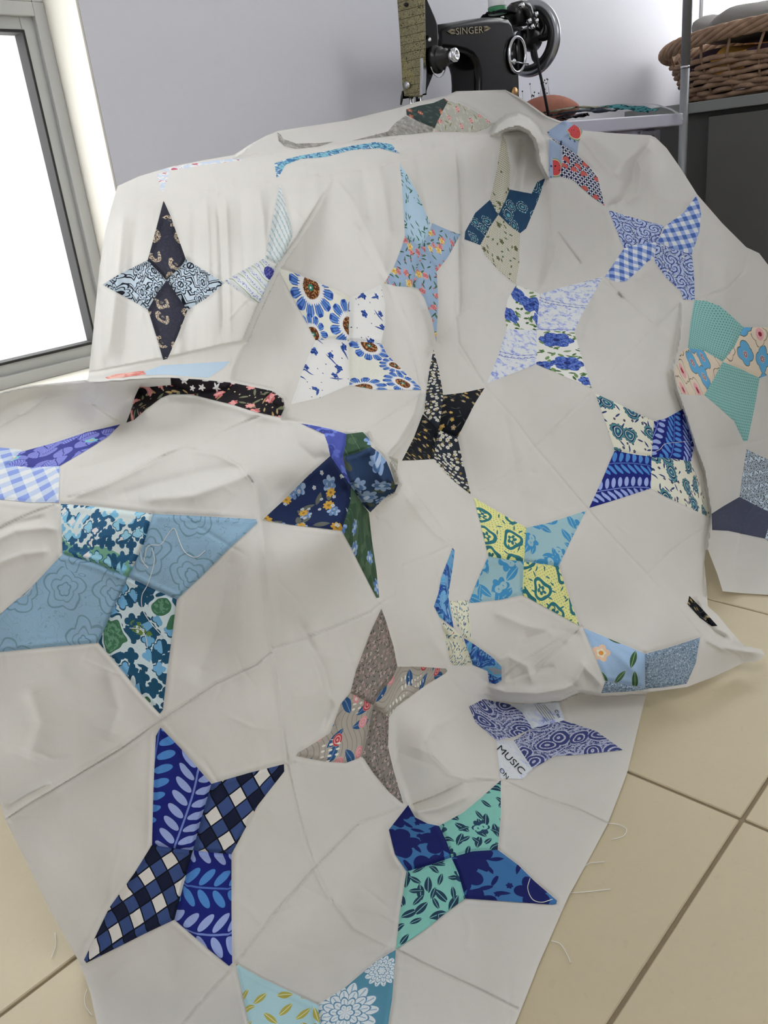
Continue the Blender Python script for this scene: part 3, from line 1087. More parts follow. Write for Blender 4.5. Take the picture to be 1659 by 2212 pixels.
# ---- the tent fold with the daisy star
lobe_poly = [(722, 380), (690, 440), (648, 510), (601, 578), (572, 640), (545, 700), (520, 760), (505, 800), (500, 850), (560, 900), (640, 960), (760, 980), (840, 985), (862, 960), (900, 895), (914, 848), (905, 800), (890, 740), (872, 690), (852, 640), (822, 570), (790, 500), (760, 430)]
lobe = tps([(722, 382, 'B', 0), (690, 440, 'B', -.03), (648, 510, 'B', -.06), (602, 580, 'B', -.09), (545, 700, 'B', -.12), (508, 800, 'B', -.13), (760, 435, 'B', 0), (790, 500, 'B', -.01), (822, 570, 'B', -.02), (760, 560, 'B', -.065), (700, 560, 'B', -.075), (852, 640, 'B', -.035), (800, 640, 'B', -.075),
            (880, 720, 'B', -.06), (905, 800, 'B', -.095), (914, 846, 'B', -.12), (900, 890, 'B', -.10), (862, 955, 'B', -.09), (740, 700, 'B', -.10), (650, 700, 'B', -.105), (860, 800, 'B', -.115), (760, 820, 'B', -.125), (640, 820, 'B', -.14), (560, 850, 'B', -.14), (700, 880, 'B', -.17), (820, 870, 'B', -.155), (800, 930, 'B', -.14), (640, 920, 'B', -.2), (840, 985, 'B', -.1)],
           (440, 980, 330, 1040), D0)
lay(D, lobe_poly, lobe, 5.0)

# ---- seat top, skirt and the apron lying on the floor
apron_poly = [(-130, 868), (-60, 857), (0, 846), (60, 833), (110, 828), (200, 823), (290, 817), (368, 812), (430, 817), (520, 826), (590, 841), (613, 858), (619, 880), (610, 905), (640, 908), (700, 917), (748, 931), (780, 926), (795, 932), (803, 950),
              (820, 967), (838, 985), (856, 1012), (866, 1043), (856, 1065), (828, 1082), (806, 1102), (830, 1150), (865, 1222), (903, 1322), (950, 1420), (1015, 1482), (1045, 1500), (1085, 1514), (1150, 1517), (1210, 1511), (1250, 1493), (1300, 1502), (1393, 1496), (1420, 1496),
              (1440, 1560), (1380, 1720), (1290, 1930), (1150, 2350), (-130, 2350)]
apron = tps([
    (-130, 880, 'Y', 1.08), (-60, 862, 'Y', 1.07), (0, 850, 'Y', 1.05), (60, 840, 'Y', 1.02), (110, 833, 'Y', .975), (160, 829, 'Y', .90), (200, 827, 'Y', .835), (290, 821, 'Y', .785), (368, 816, 'Y', .77), (450, 823, 'Y', .74), (540, 834, 'Y', .70), (590, 846, 'Y', .665), (612, 865, 'Y', .645), (616, 895, 'Z', .483),
    (60, 890, 'Z', .478), (180, 880, 'Z', .487), (300, 880, 'Z', .489), (300, 850, 'Z', .496), (420, 865, 'Z', .49), (540, 885, 'Z', .488), (100, 950, 'Z', .457), (270, 910, 'Z', .466), (380, 920, 'Z', .474), (480, 930, 'Z', .474), (0, 990, 'Z', .452), (200, 1000, 'Z', .457), (330, 990, 'Z', .464), (430, 1000, 'Z', .462), (560, 950, 'Z', .47), (650, 928, 'Z', .478), (745, 942, 'Z', .472), (788, 940, 'Z', .472),
    (-130, 1060, 'Z', .44), (0, 1070, 'Z', .438), (130, 1070, 'Z', .442), (250, 1070, 'Z', .447), (350, 1065, 'Z', .45), (480, 1040, 'Z', .456), (545, 1035, 'Z', .452), (620, 1020, 'Z', .452), (700, 970, 'Z', .466), (760, 985, 'Z', .458), (800, 975, 'Z', .46), (835, 1010, 'Z', .445), (858, 1045, 'Z', .43), (790, 1060, 'Z', .425), (700, 1060, 'Z', .43), (620, 1090, 'Z', .42),
    (-130, 1200, 'r', .86), (0, 1190, 'r', .81), (150, 1190, 'r', .765), (300, 1170, 'r', .72), (420, 1170, 'r', .69), (520, 1160, 'r', .668), (590, 1180, 'r', .665), (680, 1160, 'r', .68), (760, 1130, 'r', .71), (812, 1110, 'B', -.01),
    (-130, 1400, 'r', .84), (0, 1380, 'r', .79), (150, 1380, 'r', .75), (300, 1380, 'r', .705), (450, 1380, 'r', .672), (550, 1350, 'r', .655), (640, 1360, 'r', .675), (720, 1300, 'r', .70), (800, 1300, 'r', .73),
    (0, 1580, 'r', .775), (150, 1580, 'r', .735), (300, 1580, 'r', .692), (450, 1580, 'r', .66), (580, 1550, 'r', .65), (660, 1560, 'r', .672), (750, 1480, 'r', .70), (830, 1450, 'r', .745), (850, 1600, 'r', .75), (760, 1640, 'r', .70),
    (10, 1750, 'r', .765), (150, 1760, 'r', .718), (300, 1760, 'r', .68), (450, 1760, 'r', .652), (580, 1740, 'r', .65), (680, 1720, 'r', .672), (800, 1720, 'r', .715),
    (100, 1920, 'r', .71), (220, 1930, 'r', .69), (330, 1920, 'r', .668), (450, 1910, 'r', .647), (560, 1900, 'Z', .07), (680, 1870, 'Z', .055), (880, 1745, 'Z', .035), (800, 1860, 'Z', .022),
    (170, 2070, 'Z', .01), (250, 2070, 'Z', .02), (350, 2060, 'Z', .028), (460, 2040, 'Z', .032), (560, 2010, 'Z', .026), (680, 1990, 'Z', .014),
    (812, 1112, 'B', 0), (838, 1160, 'B', 0), (868, 1222, 'B', 0), (905, 1322, 'B', 0), (952, 1420, 'B', 0), (1015, 1480, 'B', .0),
    (930, 1480, 'r', .82), (940, 1560, 'Z', .115), (1000, 1560, 'Z', .06), (1060, 1530, 'Z', .02), (930, 1640, 'Z', .09), (1000, 1650, 'Z', .055), (960, 1720, 'Z', .04), (1060, 1600, 'Z', .035),
    (1120, 1540, 'Z', .012), (1200, 1530, 'Z', .01), (1300, 1515, 'Z', .008), (1400, 1510, 'Z', .006), (1120, 1640, 'Z', .018), (1200, 1640, 'Z', .012), (1300, 1620, 'Z', .008), (1370, 1640, 'Z', .005), (1080, 1720, 'Z', .02), (1180, 1740, 'Z', .012), (1310, 1770, 'Z', .005),
    (900, 1850, 'Z', .028), (1000, 1850, 'Z', .02), (1120, 1850, 'Z', .012), (1240, 1900, 'Z', .005), (860, 1960, 'Z', .012), (1000, 1980, 'Z', .01), (1160, 2060, 'Z', .005), (760, 2080, 'Z', .008), (900, 2120, 'Z', .012), (1020, 2140, 'Z', .008), (620, 2120, 'Z', .008), (500, 2120, 'Z', .01), (380, 2150, 'Z', .01), (250, 2160, 'Z', .007), (210, 2212, 'Z', .005), (1110, 2200, 'Z', .005),
    (230, 2340, 'Z', .005), (500, 2340, 'Z', .008), (800, 2340, 'Z', .008), (1060, 2340, 'Z', .005)], back=D)
lay(D, apron_poly, apron, 2.2)


def soften(poly, width, passes):
    """let two sheets run into each other without a crease"""
    w = window(poly, 3 * width + 30)
    B = D[w].copy()
    for _ in range(passes):
        B[1:-1, 1:-1] = (B[:-2, 1:-1] + B[2:, 1:-1] + B[1:-1, :-2] + B[1:-1, 2:]) * 0.25
    d, _, _ = seg_dist(poly, PXX[w], PYY[w])
    a = np.clip(1.6 - d / width, 0, 1)
    D[w] = D[w] * (1 - a) + B * a


soften([(822, 1140), (840, 1165), (868, 1222), (905, 1322), (952, 1420), (1010, 1475)], 26, 160)
soften([(1020, 1482), (1040, 1492)], 14, 60)


# ---- folds, creases and crumple
def fold(poly, amp, wl, wr=None, ends=(0.12, 0.12)):
    """soft ridge (amp > 0, towards the room) or valley (amp < 0) along a line; widths left and right of it"""
    wr = wr or wl
    w = window(poly, 3 * max(wl, wr))
    d, s, f = seg_dist(poly, PXX[w], PYY[w])
    wid = np.where(s > 0, wr, wl)
    e0, e1 = ends
    tap = np.clip(f / max(e0, 1e-3), 0, 1) * np.clip((1 - f) / max(e1, 1e-3), 0, 1)
    e_ = 0.35 * wid
    D[w] -= amp * np.exp(-(np.sqrt(d * d + e_ * e_) - e_) / (0.62 * wid)) * tap


def C(ox, oy, pts, k=3.0):
    return [(ox + x / k, oy + y / k) for x, y in pts]


rng = np.random.default_rng(11)


def vnoise(sx, sy, seed):
    r = np.random.default_rng(seed)
    nx, ny = int((gx[-1] - GX0) / sx) + 4, int((gy[-1] - GY0) / sy) + 4
    g = r.standard_normal((ny, nx))
    fx, fy = (gx - GX0) / sx, (gy - GY0) / sy

    def cub(t):
        return t * t * t * (t * (6 * t - 15) + 10)
    i, j = fx.astype(int), fy.astype(int)
    a, b = cub(fx - i)[None], cub(fy - j)[:, None]
    J, I = np.meshgrid(j, i, indexing='ij')
    return g[J, I] * (1 - a) * (1 - b) + g[J, I + 1] * a * (1 - b) + g[J + 1, I] * (1 - a) * b + g[J + 1, I + 1] * a * b


D -= 0.0022 * vnoise(95, 120, 3) + 0.0005 * vnoise(42, 55, 4) + 0.00012 * vnoise(20, 24, 5)
hangmask = np.clip((1000 - PYY) / 300, 0, 1) * np.clip((PYY - 330) / 60, 0, 1)
D -= hangmask * (0.0030 * vnoise(34, 260, 6) + 0.0012 * vnoise(14, 200, 7))

# gathers under the table edge
for x0, y0, x1, y1, a, w in [(300, 440, 262, 800, .012, 22), (268, 445, 232, 780, -.008, 14), (335, 440, 300, 720, -.006, 12), (420, 425, 420, 700, .006, 12), (445, 425, 452, 640, -.006, 8), (470, 420, 482, 740, .009, 7), (487, 415, 497, 745, -.007, 7), (520, 410, 530, 640, .006, 10), (560, 405, 575, 560, -.005, 9),
                             (780, 350, 800, 480, .010, 14), (815, 345, 845, 520, -.010, 14), (900, 330, 925, 480, .006, 12), (985, 310, 992, 690, -.012, 6), (1005, 310, 1010, 560, .009, 12), (1045, 320, 1052, 420, -.006, 10), (1070, 330, 1062, 420, .006, 9), (1125, 300, 1105, 420, -.020, 12), (1140, 330, 1120, 430, .008, 10)]:
    fold([(x0, y0), ((x0 + x1) / 2 + 2, (y0 + y1) / 2), (x1, y1)], a, w)
for x0, y0, x1, y1, a in [(460, 392, 463, 415, .004), (500, 385, 505, 410, -.004), (680, 345, 690, 380, .006), (655, 350, 660, 385, -.005), (850, 312, 858, 330, .006), (905, 300, 915, 325, -.006), (930, 295, 940, 318, .006), (965, 290, 975, 312, -.005)]:
    fold([(x0, y0), (x1, y1)], a, 7)

fold(C(560, 500, [(640, 0), (700, 120), (780, 250), (870, 400), (940, 520), (1000, 720), (1055, 960)]), .014, 16, 9, (.05, .05))
fold(C(560, 500, [(600, -60), (690, 60), (760, 200), (830, 300)]), -.012, 12)
fold([(601, 578), (560, 660), (520, 760)], .006, 9)
fold([(905, 660), (925, 720), (930, 760)], -.012, 18)
fold([(980, 690), (960, 720), (907, 790)], .006, 10)
fold([(975, 700), (990, 560), (995, 420)], -.008, 10)
fold([(983, 660), (990, 760), (1050, 840)], -.005, 9)
# right hand tent
fold([(1208, 500), (1200, 560), (1160, 640), (1150, 700)], .014, 14)
fold([(1178, 400), (1185, 480), (1170, 560), (1155, 640)], -.016, 14)
fold([(1265, 600), (1290, 650), (1270, 700), (1262, 740)], .012, 20)
fold([(1300, 610), (1340, 640), (1416, 707)], -.006, 7, ends=(.02, .02))
fold([(1300, 655), (1275, 690), (1262, 735), (1255, 800)], .008, 18)
fold([(1400, 570), (1385, 600), (1420, 660), (1416, 707)], .014, 22)
fold([(1416, 707), (1445, 740), (1465, 770)], -.012, 9)
fold([(1416, 707), (1440, 690), (1471, 655)], -.006, 7)
fold([(1306, 452), (1345, 430), (1362, 390), (1372, 350), (1410, 300)], -.022, 9, 14)
fold([(1372, 330), (1385, 370), (1378, 420), (1345, 445)], .012, 8)
fold([(1250, 300), (1310, 372), (1350, 395)], -.010, 8)
fold([(1380, 400), (1440, 430), (1490, 440)], .006, 14)
fold([(1260, 280), (1350, 350), (1360, 410), (1310, 450)], .010, 22)
fold([(1240, 340), (1300, 380), (1345, 400)], -.007, 12)
fold([(1300, 370), (1330, 400), (1350, 350), (1400, 310)], .008, 10)
fold([(1204, 502), (1255, 570)], -.010, 4, ends=(.05, .05))
fold([(1335, 633), (1345, 645)], -.010, 4)
fold([(1105, 920), (1130, 1000), (1140, 1080)], .006, 14)
fold([(1090, 890), (1110, 1000), (1115, 1080)], -.005, 12)
fold([(1145, 1010), (1170, 1060), (1180, 1110)], -.004, 12)
# step where the right hand fold stands in front of the far strip
fold([(1473, 640), (1471, 690), (1467, 735), (1455, 787), (1452, 798), (1461, 840), (1477, 884), (1501, 960), (1522, 1017), (1535, 1107), (1533, 1147), (1527, 1180), (1524, 1230), (1526, 1290)], .05, 30, 2.0, (.10, .04))
# puddled hem
fold([(1045, 1480), (1090, 1495), (1160, 1498), (1220, 1488), (1260, 1470)], .012, 10)
fold([(1240, 1480), (1262, 1440), (1290, 1470), (1305, 1490)], .012, 12)
fold([(1120, 1380), (1190, 1360), (1260, 1375)], -.010, 12)
fold([(1060, 1320), (1130, 1350), (1220, 1372)], .009, 14)
fold([(1225, 1380), (1180, 1420), (1140, 1450)], -.007, 8)
fold([(1050, 1440), (1100, 1420), (1140, 1440), (1150, 1480)], .008, 10)
fold([(1090, 1470), (1130, 1455), (1200, 1440)], -.006, 8)
fold([(1516, 1374), (1560, 1400), (1640, 1412)], .010, 8)
fold([(1500, 1290), (1515, 1330), (1545, 1365), (1580, 1385)], -.022, 8)
fold([(1260, 1350), (1340, 1420), (1390, 1470)], .005, 16)
# seat wrinkles
fold(C(0, 780, [(0, 560), (300, 560), (600, 440), (800, 380)]), -.005, 12)
fold(C(0, 780, [(0, 340), (180, 260), (330, 220), (600, 250), (780, 240), (900, 180)]), .006, 12)
fold(C(0, 780, [(0, 300), (250, 190), (500, 180), (700, 130)]), -.003, 9)
fold(C(0, 780, [(0, 410), (180, 330), (320, 240)]), -.003, 7)
fold(C(0, 780, [(480, 240), (640, 290), (800, 405)]), -.005, 6)
fold(C(0, 780, [(820, 400), (950, 310), (1080, 220), (1250, 225), (1500, 290), (1680, 350), (1850, 390)]), .008, 14)
fold(C(0, 780, [(860, 460), (1000, 430), (1250, 420), (1500, 400)]), -.006, 18)
fold(C(0, 780, [(430, 890), (700, 790), (900, 690), (1100, 580), (1210, 560)]), .008, 12)
fold(C(0, 780, [(560, 620), (800, 560), (950, 490)]), .005, 10)
fold(C(0, 780, [(450, 720), (800, 620), (1000, 540)]), -.005, 10)
fold(C(0, 780, [(700, 890), (1000, 800), (1300, 720), (1500, 690), (1640, 700)]), -.007, 16)
fold(C(0, 780, [(900, 900), (1250, 870), (1500, 780), (1620, 730)]), .009, 18)
fold(C(0, 780, [(1250, 575), (1400, 600), (1560, 680), (1640, 780)]), .007, 12)
fold(C(0, 780, [(-60, 1180), (100, 1100), (300, 1080), (390, 1100)]), .007, 12)
fold(C(0, 780, [(-60, 1120), (100, 1050), (300, 1010)]), -.006, 9)
fold(C(0, 780, [(-60, 1330), (150, 1250), (330, 1230)]), .006, 12)
fold([(620, 905), (640, 960), (680, 990), (720, 985)], -.006, 14)
fold([(700, 935), (712, 965), (716, 985), (745, 1040), (760, 1060)], .010, 12)
fold([(760, 1040), (775, 1075), (795, 1100)], -.012, 9)
fold([(790, 960), (812, 1000), (830, 1050)], .010, 16)
# skirt pleats
pleat = [(523, 1010), (550, 1050), (560, 1117), (570, 1217), (580, 1350), (592, 1430), (610, 1550), (625, 1650), (645, 1760)]
fold(pleat, .005, 14, 5, (.03, .25))
fold([(p[0] + 24, p[1]) for p in pleat], -.003, 14, 26, (.03, .25))
fold([(505, 1180), (470, 1350), (420, 1480)], -.005, 26)
fold([(230, 1440), (255, 1530), (230, 1600)], .004, 20)
fold([(60, 1480), (90, 1560), (60, 1640)], -.005, 26)
fold([(700, 1210), (690, 1300), (660, 1380)], -.004, 30)
fold([(12, 1770), (60, 1735), (120, 1702), (267, 1613), (350, 1550)], -.007, 5, 9, (.02, .2))
fold([(12, 1745), (60, 1715), (110, 1690)], .006, 7)
fold([(640, 1330), (700, 1450), (715, 1520), (690, 1580)], -.009, 14)
fold([(672, 1400), (700, 1490), (730, 1530)], .006, 12)
fold([(870, 1060), (905, 1110), (940, 1150), (973, 1175)], .008, 10)
fold([(905, 1090), (890, 1150), (875, 1215)], -.006, 16)
fold([(905, 1225), (925, 1300), (935, 1380), (975, 1440)], .010, 20)
fold([(945, 1230), (938, 1300), (955, 1360), (985, 1400)], -.012, 7)
fold([(960, 1220), (965, 1290), (990, 1370), (1020, 1420), (1045, 1450)], .008, 8)
# apron folds
fold([(885, 1740), (930, 1722), (1000, 1690)], -.013, 10, 12, (.05, .3))
fold([(885, 1755), (950, 1745), (1020, 1715)], .009, 14)
fold([(850, 1780), (845, 1830), (865, 1880)], .006, 14)
fold(C(600, 1280, [(1240, 735), (1020, 870), (975, 960), (1000, 1050), (1110, 1170), (1220, 1200), (1420, 1200)]), .006, 7)
fold([(880, 1400), (850, 1520), (850, 1640), (880, 1720)], -.008, 26)
fold([(1000, 1500), (930, 1560), (900, 1640)], .012, 30)
fold([(560, 2060), (650, 2030), (750, 2050), (850, 2052)], .004, 20)
fold([(1000, 1960), (1015, 2010), (1010, 2060)], .0015, 12)
fold([(480, 2170), (560, 2110), (680, 1960), (800, 1850)], -.003, 26)
fold([(663, 1820), (680, 1872), (700, 1920), (765, 2005), (857, 2052)], .003, 6)

# small creases left from folding and handling
for _ in range(150):
    cx0, cy0 = rng.uniform(0, 1640), rng.uniform(420, 2200)
    ang = rng.uniform(0, math.pi) if cy0 > 900 else rng.normal(math.pi / 2, 0.5)
    ln_ = rng.uniform(30, 110)
    dx, dy = math.cos(ang) * ln_, math.sin(ang) * ln_
    bend = rng.normal(0, 0.12)
    fold([(cx0 - dx, cy0 - dy), (cx0 - dy * bend, cy0 + dx * bend), (cx0 + dx, cy0 + dy)], rng.choice((-1, 1)) * rng.uniform(.0006, .0016), rng.uniform(4, 9), ends=(.4, .4))

SEAMS = [
    C(150, 300, [(310, 418), (600, 380), (960, 335), (1350, 280), (1650, 235), (1950, 210), (2130, 135)]) + C(800, 250, [(190, 283), (400, 222), (540, 185), (700, 150)]),
    C(150, 300, [(955, 338), (985, 520), (990, 800), (1007, 930), (1005, 1180), (985, 1340)]),
    C(150, 300, [(945, 170), (955, 338)]),
    C(150, 300, [(1010, 1200), (1130, 1060), (1240, 985)]),
    C(800, 250, [(540, 185), (570, 400), (583, 740), (602, 900), (575, 1270), (555, 1300)]),
    C(800, 250, [(525, 120), (545, 185)]),
    [(943, 738), (985, 683), (1113, 615), (1153, 600)],
    [(907, 790), (943, 738)],
    [(985, 683), (990, 740), (1050, 838), (1106, 900), (1156, 967), (1269, 1100), (1313, 1150), (1403, 1247), (1460, 1310), (1516, 1374)],
    [(1279, 847), (1159, 963), (1090, 1030), (1030, 1065)],
    [(1279, 847), (1350, 775), (1416, 707), (1471, 655)],
    [(1304, 598), (1345, 645), (1416, 707), (1440, 750), (1466, 772)],
    [(1186, 395), (1185, 470), (1190, 520)],
    [(1310, 450), (1313, 455)],
    C(1106, 200, [(1545, 1000), (1515, 1090), (1510, 1150), (1400, 1270), (1190, 1345)]),
    [(1509, 977), (1529, 970), (1612, 960), (1659, 945), (1770, 915)],
    [(1534, 1130), (1450, 1190), (1400, 1240)],
    [(873, 1010), (890, 1060), (940, 1125), (973, 1173)],
    [(870, 1222), (930, 1200), (977, 1178)],
    [(820, 1307), (853, 1283), (870, 1222)],
    pleat[:6] + [(610, 1550), (622, 1648)],
    [(588, 1403), (620, 1390), (700, 1363), (800, 1323), (822, 1305)],
    [(143, 1077), (233, 1043), (333, 993), (400, 967), (417, 972), (467, 940), (553, 902), (585, 893)],
    [(-130, 1190), (0, 1140), (67, 1110), (130, 1087)],
    C(0, 780, [(600, 275), (700, 345), (800, 408)]),
    C(0, 780, [(-390, 560), (0, 420), (180, 330), (320, 230), (480, 180)]),
    C(0, 780, [(800, 408), (780, 412)]),
    C(0, 780, [(1250, 575), (1400, 590), (1560, 680), (1640, 790)]),
    [(589, 1405), (553, 1437), (467, 1477), (347, 1556), (267, 1613), (120, 1702), (10, 1770)],
    [(877, 1742), (773, 1779), (680, 1872), (597, 1966), (505, 2086), (430, 2170), (300, 2320)],
    [(663, 1822), (680, 1872), (720, 1950)],
    [(1080, 1685), (1093, 1689), (1167, 1722), (1250, 1749), (1316, 1781)],
    [(857, 2052), (917, 2082), (1033, 2136), (1122, 2181)],
    [(877, 1742), (940, 1720), (1000, 1690), (1078, 1685)],
    [(625, 1650), (640, 1645)],
    [(182, 2082), (172, 2085)],
    [(620, 1650), (645, 1760), (663, 1822)],
    [(1075, 1690), (1010, 1680), (970, 1670), (933, 1632), (925, 1600), (940, 1570), (1013, 1525)],
    [(915, 848), (870, 880), (813, 920), (770, 930)],
    [(560, 840), (600, 880)],
    [(1258, 1352), (1180, 1430), (1140, 1470)],
    [(1525, 1380), (1600, 1420)],
    [(1067, 1478), (1110, 1440), (1225, 1372)],
    [(718, 388), (668, 480), (604, 575)],
]
for s in SEAMS:
    if len(s) > 1:
        fold(s, -.0034, 2.8, ends=(.01, .01))
        fold(s, .0014, 11, ends=(.02, .02))
# ------------------------------------------------------------------ printed star points (outline in photo pixels, print, turn of the print)
PATCHES = []


def patch(pts, fabric, label, rot=0.0):
    PATCHES.append((pts, fabric, label, rot))


o1, o2, o3, o4, o5 = (150, 300), (560, 500), (800, 250), (1106, 200), (1106, 600)
e1, e2, e3, e4, e5, e6, e7, e8 = (0, 780), (500, 850), (850, 1050), (0, 1060), (600, 1280), (150, 1550), (480, 1659), (800, 1659)
L1 = 'black and grey paisley star point'
patch(C(*o1, [(610, 398), (655, 500), (755, 780), (720, 830), (630, 915), (545, 830), (508, 785), (560, 590)]), 'navy_paisley', L1)
patch(C(*o1, [(630, 915), (570, 1000), (508, 1105), (560, 1270), (608, 1433), (635, 1425), (700, 1280), (765, 1110), (690, 1000)]), 'navy_paisley', L1)
L2 = 'pale blue and black geometric star point'
patch(C(*o1, [(215, 945), (310, 885), (508, 785), (545, 830), (630, 915), (570, 1000), (505, 1105), (400, 1045)]), 'black_white_geometric', L2, 20)
patch(C(*o1, [(1005, 935), (870, 850), (755, 780), (720, 830), (630, 915), (690, 1000), (765, 1110), (890, 1030)]), 'black_white_geometric', L2, -20)
patch(C(*o1, [(566, 228), (600, 218), (652, 212), (625, 290), (607, 343), (592, 330)]), 'pale_rose_watercolour', 'pale blue and rose star point')
patch(C(*o1, [(580, 205), (700, 175), (940, 140), (1150, 120), (1120, 140), (900, 165), (650, 208)]), 'pale_rose_watercolour', 'pale lavender star point')
patch([(593, 353), (613, 345), (650, 336), (703, 327), (760, 315), (810, 307), (845, 311), (863, 331), (850, 328), (820, 320), (760, 324), (703, 339), (650, 343), (617, 356), (602, 382), (597, 383)], 'aqua_batik', 'aqua and blue batik star point')
patch(C(*o1, [(1365, 300), (1405, 450), (1450, 615), (1400, 735), (1350, 815), (1270, 770), (1320, 500)]), 'pale_lattice', 'pale blue lattice star point')
patch(C(*o1, [(1005, 920), (1110, 860), (1270, 770), (1300, 800), (1338, 830), (1295, 950), (1238, 1072), (1180, 1045)]), 'lavender_rows', 'white and lavender star point with rows of words', 55)
L3 = 'white star point with big blue daisies'
patch(C(*o2, [(120, 235), (230, 270), (400, 340), (510, 385), (585, 430), (582, 560), (580, 707), (480, 697), (365, 705), (300, 580), (240, 470)]), 'blue_daisies', L3)
patch(C(*o2, [(580, 707), (690, 718), (790, 725), (830, 800), (930, 900), (1062, 1027), (900, 1025), (750, 1025), (585, 995), (578, 850)]), 'blue_daisies', L3, 90)
L4 = 'white star point with small blue roses'
patch(C(*o2, [(585, 430), (680, 395), (790, 345), (815, 470), (815, 600), (790, 725), (690, 718), (580, 707), (582, 560)]), 'white_with_blue_roses', L4)
patch(C(*o2, [(580, 707), (578, 850), (585, 995), (500, 1030), (390, 1080), (205, 1120), (260, 960), (310, 830), (365, 705), (480, 697)]), 'white_with_blue_roses', L4, 60)
patch(C(*o3, [(190, 312), (230, 370), (300, 490), (385, 690), (385, 745), (330, 850), (225, 780), (215, 600), (203, 420)]), 'pale_blue_sprigs', 'sky blue star point with green sprigs')
L5 = 'dusty blue star point with pink and yellow flowers'
patch(C(*o3, [(585, 770), (490, 735), (400, 695), (385, 745), (330, 850), (430, 1010), (500, 920)]), 'blue_garden_floral', L5)
patch(C(*o3, [(90, 1085), (150, 985), (200, 860), (225, 780), (330, 850), (310, 960), (270, 1110), (170, 1105)]), 'blue_garden_floral', L5, 120)
patch(C(*o3, [(330, 850), (430, 1010), (440, 1200), (427, 1465), (400, 1320), (350, 1180), (310, 1120), (270, 1108), (310, 960)]), 'blue_garden_floral', L5, 75)
L6 = 'grey star point with pin dots'
patch(C(*o3, [(855, 120), (880, 170), (905, 330), (900, 480), (880, 540), (830, 640), (775, 545), (820, 350)]), 'grey_pin_dots', L6)
patch(C(*o3, [(830, 640), (900, 710), (970, 762), (965, 950), (942, 1092), (840, 1010), (740, 900), (712, 838), (775, 720)]), 'grey_pin_dots', L6)
L7 = 'dark teal paisley star point'
patch(C(*o3, [(775, 545), (830, 640), (775, 720), (712, 838), (610, 800), (615, 750), (680, 630)]), 'teal_paisley', L7)
patch(C(*o3, [(902, 478), (1045, 505), (1080, 430), (1133, 405), (1090, 540), (1010, 730), (970, 762), (900, 710), (830, 640), (880, 540)]), 'teal_paisley', L7, 70)
L8 = 'cream star point with blue roses and leaves'
patch(C(*o3, [(945, 1097), (1100, 1155), (1085, 1300), (1080, 1390), (885, 1380), (870, 1290), (890, 1190)]), 'blue_roses_on_cream', L8)
patch(C(*o3, [(1080, 1390), (1200, 1395), (1320, 1400), (1390, 1630), (1435, 1765), (1218, 1671), (1075, 1610)]), 'blue_roses_on_cream', L8, 50)
L9 = 'pale lilac star point with toile print'
patch(C(*o3, [(1100, 1155), (1250, 1110), (1505, 1045), (1440, 1170), (1370, 1290), (1320, 1400), (1200, 1395), (1080, 1390), (1085, 1290)]), 'lilac_toile', L9)
patch(C(*o3, [(885, 1380), (1080, 1390), (1075, 1610), (950, 1660), (757, 1733), (830, 1550)]), 'lilac_toile', L9, 10)
L10 = 'dusty blue star point with watermelon slices'
patch(C(*o4, [(228, 255), (285, 215), (340, 180), (400, 205), (460, 245), (430, 330), (422, 405), (320, 330), (240, 282)]), 'blue_watermelons', L10)
patch(C(*o4, [(240, 300), (320, 345), (325, 420), (310, 545), (240, 552), (238, 480)]), 'blue_watermelons', L10, 40)
patch(C(*o4, [(240, 288), (320, 330), (422, 405), (500, 480), (555, 550), (580, 650), (600, 735), (500, 660), (400, 570), (312, 543), (330, 420), (322, 345)]), 'navy_watermelon_trellis', 'navy trellis star point with watermelon slices')
L11 = 'blue engraved roses star point'
patch(C(*o4, [(625, 762), (800, 815), (985, 862), (940, 970), (800, 985), (725, 1010), (680, 900)]), 'blue_engraved_roses', L11)
patch(C(*o4, [(940, 970), (1060, 1020), (1165, 1045), (1180, 1180), (1185, 1345), (1110, 1340), (1095, 1290), (1000, 1200), (920, 1090)]), 'blue_engraved_roses', L11, 40)
L12 = 'blue and white gingham star point'
patch(C(*o4, [(1195, 668), (1210, 710), (1225, 780), (1215, 900), (1165, 1045), (1060, 1020), (940, 970), (1000, 860), (1110, 780)]), 'blue_gingham', L12, 18)
patch(C(*o4, [(725, 1010), (800, 985), (940, 970), (920, 1070), (880, 1095), (800, 1170), (740, 1222), (680, 1228), (600, 1195)]), 'blue_gingham', L12, -8)
L13 = 'teal pin dot star point'
patch(C(*o5, [(1182, 145), (1260, 150), (1350, 185), (1420, 245), (1500, 320), (1440, 450), (1365, 545), (1240, 470), (1140, 455), (1155, 300)]), 'teal_pin_dots', L13, 35)
patch(C(*o5, [(1365, 545), (1480, 590), (1605, 650), (1570, 850), (1528, 1055), (1500, 1060), (1440, 930), (1330, 830), (1245, 760), (1310, 650)]), 'teal_pin_dots', L13, 35)
L14 = 'sky blue star point with scalloped clouds and red flowers'
patch(C(*o5, [(1500, 320), (1659, 322), (1740, 325), (1740, 600), (1605, 650), (1480, 590), (1365, 545), (1440, 450)]), 'sky_blue_scallops', L14)
patch(C(*o5, [(1140, 455), (1240, 470), (1365, 545), (1310, 650), (1245, 760), (1150, 760), (1092, 752), (1068, 670), (1050, 600), (1078, 540), (1092, 480)]), 'sky_blue_scallops', L14, 80)
L15 = 'white star point with teal and navy paisley'
patch(C(*o5, [(540, 750), (650, 800), (920, 930), (912, 1050), (905, 1160), (790, 1145), (665, 1120), (610, 950)]), 'white_teal_paisley', L15)
patch(C(*o5, [(905, 1160), (1030, 1170), (1160, 1190), (1220, 1350), (1285, 1555), (1150, 1490), (1000, 1420), (900, 1365)]), 'white_teal_paisley', L15, 100)
L16 = 'deep blue star point with leaf sprays'
